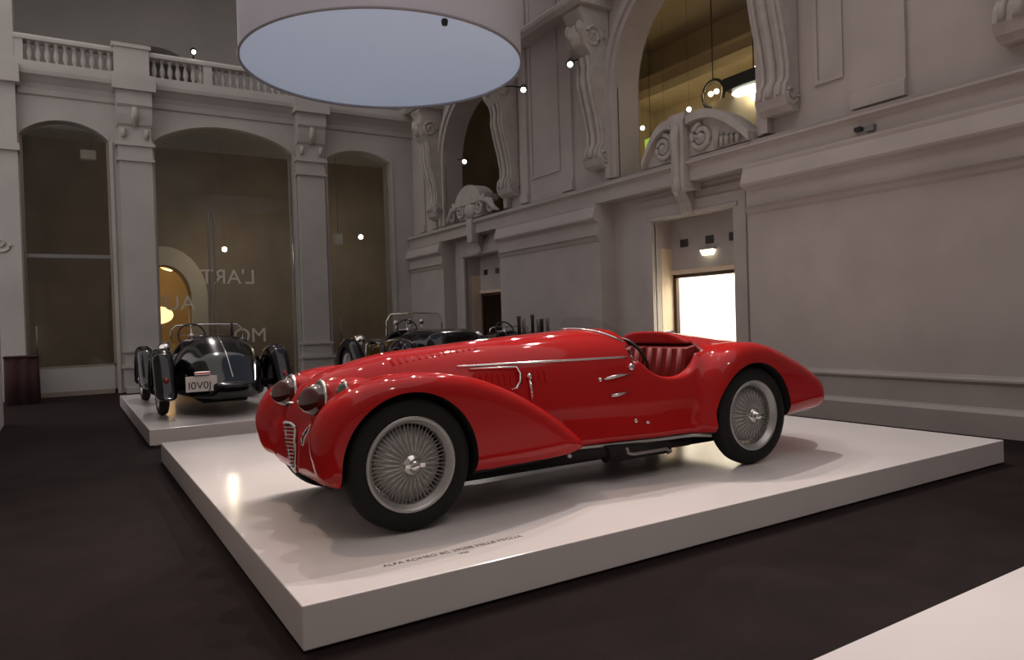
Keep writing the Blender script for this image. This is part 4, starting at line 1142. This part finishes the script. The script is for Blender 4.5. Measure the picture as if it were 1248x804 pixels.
# ================================================================== HANGING DRUM LIGHT
DX, DY, DR, DZ = 4.56, 11.02, 2.24, 5.56
dl = thing('drum_light', 'huge suspended grey drum lamp with glowing pale blue underside', 'lamp', (DX, DY, DZ))
MB().lathe([(DR, 0), (DR, 6.0)], (0, 0, 0), 'z', 96).build('drum_shade', 'drum_cloth', dl)
n = 96
MB().add([(DR * .995 * math.cos(2 * PI * i / n), DR * .995 * math.sin(2 * PI * i / n), .03) for i in range(n)], [tuple(range(n))]).build('diffuser', 'drum_face', dl)
MB().tube([(DR * math.cos(2 * PI * i / n), DR * math.sin(2 * PI * i / n), .0) for i in range(n)], .022, 8, closed=True).build('bottom_hoop', 'drum_rim', dl)
m = MB(); 
for sx in (-1, 1):
    m.tube([(sx * 1.2, 0, 6.0), (sx * 1.2, 0, 6.6)], .02, 6)
m.build('hanger', 'grey_metal', dl)
MB().lathe([(0, -.03), (.04, -.03), (.05, .03), (.03, .08)], (.07, -2.05, -.02), 'z', 10).build('cable_gland', 'plastic', dl)

# ================================================================== SPOTLIGHTS IN VIEW (and their tracks)
def spotlight(loc, aim, label, arm, power=450):
    t = thing('spotlight', label, 'spotlight', loc)
    d = (Vector(aim) - Vector(loc)).normalized()
    q = d.to_track_quat('Z', 'Y').to_matrix().to_4x4()
    can = xform(MB().lathe([(0, -.20), (.05, -.195), (.065, -.16), (.07, .0), (.078, .02), (.078, .06), (.070, .06), (.066, .0)], (0, 0, 0), 'z', 20), q).build('housing', 'plastic', t)
    xform(MB().lathe([(0, .045), (.03, .043), (.046, .035)], (0, 0, 0), 'z', 20), q).build('lens', 'lamp_on', can)
    m = MB(); m.tube([(0, 0, .02), Vector(arm) * .5 + Vector((0, 0, .03)), Vector(arm)], .015, 6); m.build('bracket', 'plastic', t)
    b = spot('spotlight_beam', Vector(loc) + d * .09, aim, power, NEUT, R(40), .5, .05); b.location = d * .09; b.parent = t
    return t
CAMV = (0, 0, 1.4)
spotlight((7.22, 10.95, 5.56), (2.0, 4.0, .3), 'black spotlight shining by the rim of the hanging drum lamp', (-.396, .04, .01))
spotlight((7.62, 10.05, 5.80), (2.0, 3.5, .3), 'black spotlight fixed on the scrolled console below its mask', (.25, 0, .12))
spotlight((8.02, 14.75, 5.10), (2.0, 6.0, .5), 'black spotlight in front of the far gallery window', (.3, .9, .25))
spotlight((2.74, 18.10, 7.86), (1.5, 6.0, .5), 'black spotlight clamped on the balustrade rail', (0, .1, -.14))
# lamps inside the warm gallery
t = thing('ring_lamp', 'black ring shaped fixture with bright lamps inside the ochre room', 'lamp', (10.3, 9.25, 5.42))
m = MB(); m.tube([(0, .25 * math.cos(a), .25 * math.sin(a)) for a in np.linspace(0, 2 * PI, 24, endpoint=False)], .035, 8, closed=True); m.build('ring', 'plastic', t)
m = MB(); m.ball((0, .06, .02), .05); m.ball((0, -.08, .03), .05); m.build('bulb', 'lamp_soft', t)
l = point_lamp('bulb_light', (-.12, 0, .02), 7, (1.0, .74, .4), .05); l.parent = t
MB().tube([(0, 0, .25), (0, 0, 2.15)], .012, 6).build('rod', 'plastic', t)
t = thing('ceiling_panel_lamp', 'bright flat oval lamp hanging at the right of the ochre room', 'lamp', (10.2, 8.25, 5.20))
MB().ball((0, 0, 0), .30, .42, .05).build('diffuser', 'lamp_panel', t)
l = point_lamp('bulb_light', (0, 0, -.12), 9, (1.0, .82, .55), .1); l.parent = t
MB().bbox(-.32, .32, -.42, .42, .04, .26, .02).build('housing', 'plastic', t)
MB().tube([(0, 0, .26), (0, 0, 2.4)], .012, 6).build('rod', 'plastic', t)
for (x, y, z, lab) in ((10.6, 10.15, 5.42, 'tiny bright pendant bulb near the middle of the ochre room'), (10.6, 8.5, 5.72, 'tiny bright pendant bulb above the flat oval lamp'), (10.8, 11.05, 5.38, 'tiny bright pendant bulb deep in the ochre room'), (10.6, 11.5, 5.38, 'tiny bright pendant bulb beside the window edge of ochre room')):
    globe_lamp(x, y, z, .045, .045, 'lamp_on', lab, 7.6, 4, (1.0, .74, .4))
t = thing('exit_sign', 'small green lit sign low in the ochre gallery room', 'sign', (10.4, 11.05, 4.92))
MB().bbox(-.03, .03, -.15, .15, -.12, .12, .01).build('panel', 'green_lit', t)
MB().tube([(0, 0, .12), (0, 0, 2.68)], .006, 6).build('rod', 'plastic', t)
# exit light over the bright doorway
t = thing('exit_light', 'small lit emergency lamp over the bright doorway', 'lamp', (8.85, 8.14, 2.36))
MB().prism([(-.14, .045), (.14, .045), (.09, -.045), (-.09, -.045)], lambda a, b, d: (d, a, b), -.05, .035).build('diffuser', 'exit', t)
MB().bbox(-.03, .035, -.15, .15, .04, .065, .005).build('bracket', 'grey_metal', t)
# camera-like device on the ledge
t = thing('ledge_device', 'small dark twin device fixed to the fascia of right wall cornice', 'device', (8.12, 4.98, 3.50))
MB().bbox(-.06, .02, -.13, -.02, -.05, .03, .01).build('box', 'grey_metal', t)
MB().bbox(-.05, .02, .03, .12, -.02, .035, .01).build('box', 'plastic', t)
MB().tube([(-.02, -.05, .0), (-.02, .06, .0)], .012, 6).build('link', 'plastic', t)
# dark red cloth stand by the corner pier
t = thing('cloth_stand', 'dark red pleated cloth stand beside the white partition', 'stand', (-.78, 17.2, 0))
n = 60; ring = []
for i in range(n):
    a = 2 * PI * i / n
    cx, cy = math.cos(a), math.sin(a); k = max(abs(cx), abs(cy)); rr = 1 + .05 * math.sin(9 * a * 1.0 + 1)
    ring.append((.27 * cx / k * rr, .27 * cy / k * rr))
m = MB(); m.prism(ring, lambda a, b, d: (a * (1.04 - .04 * d), b * (1.04 - .04 * d), d), 0, .93, True); m.build('skirt', 'curtain', t)
MB().bbox(-.29, .29, -.29, .29, .92, .955, .01).build('top', 'curtain', t)
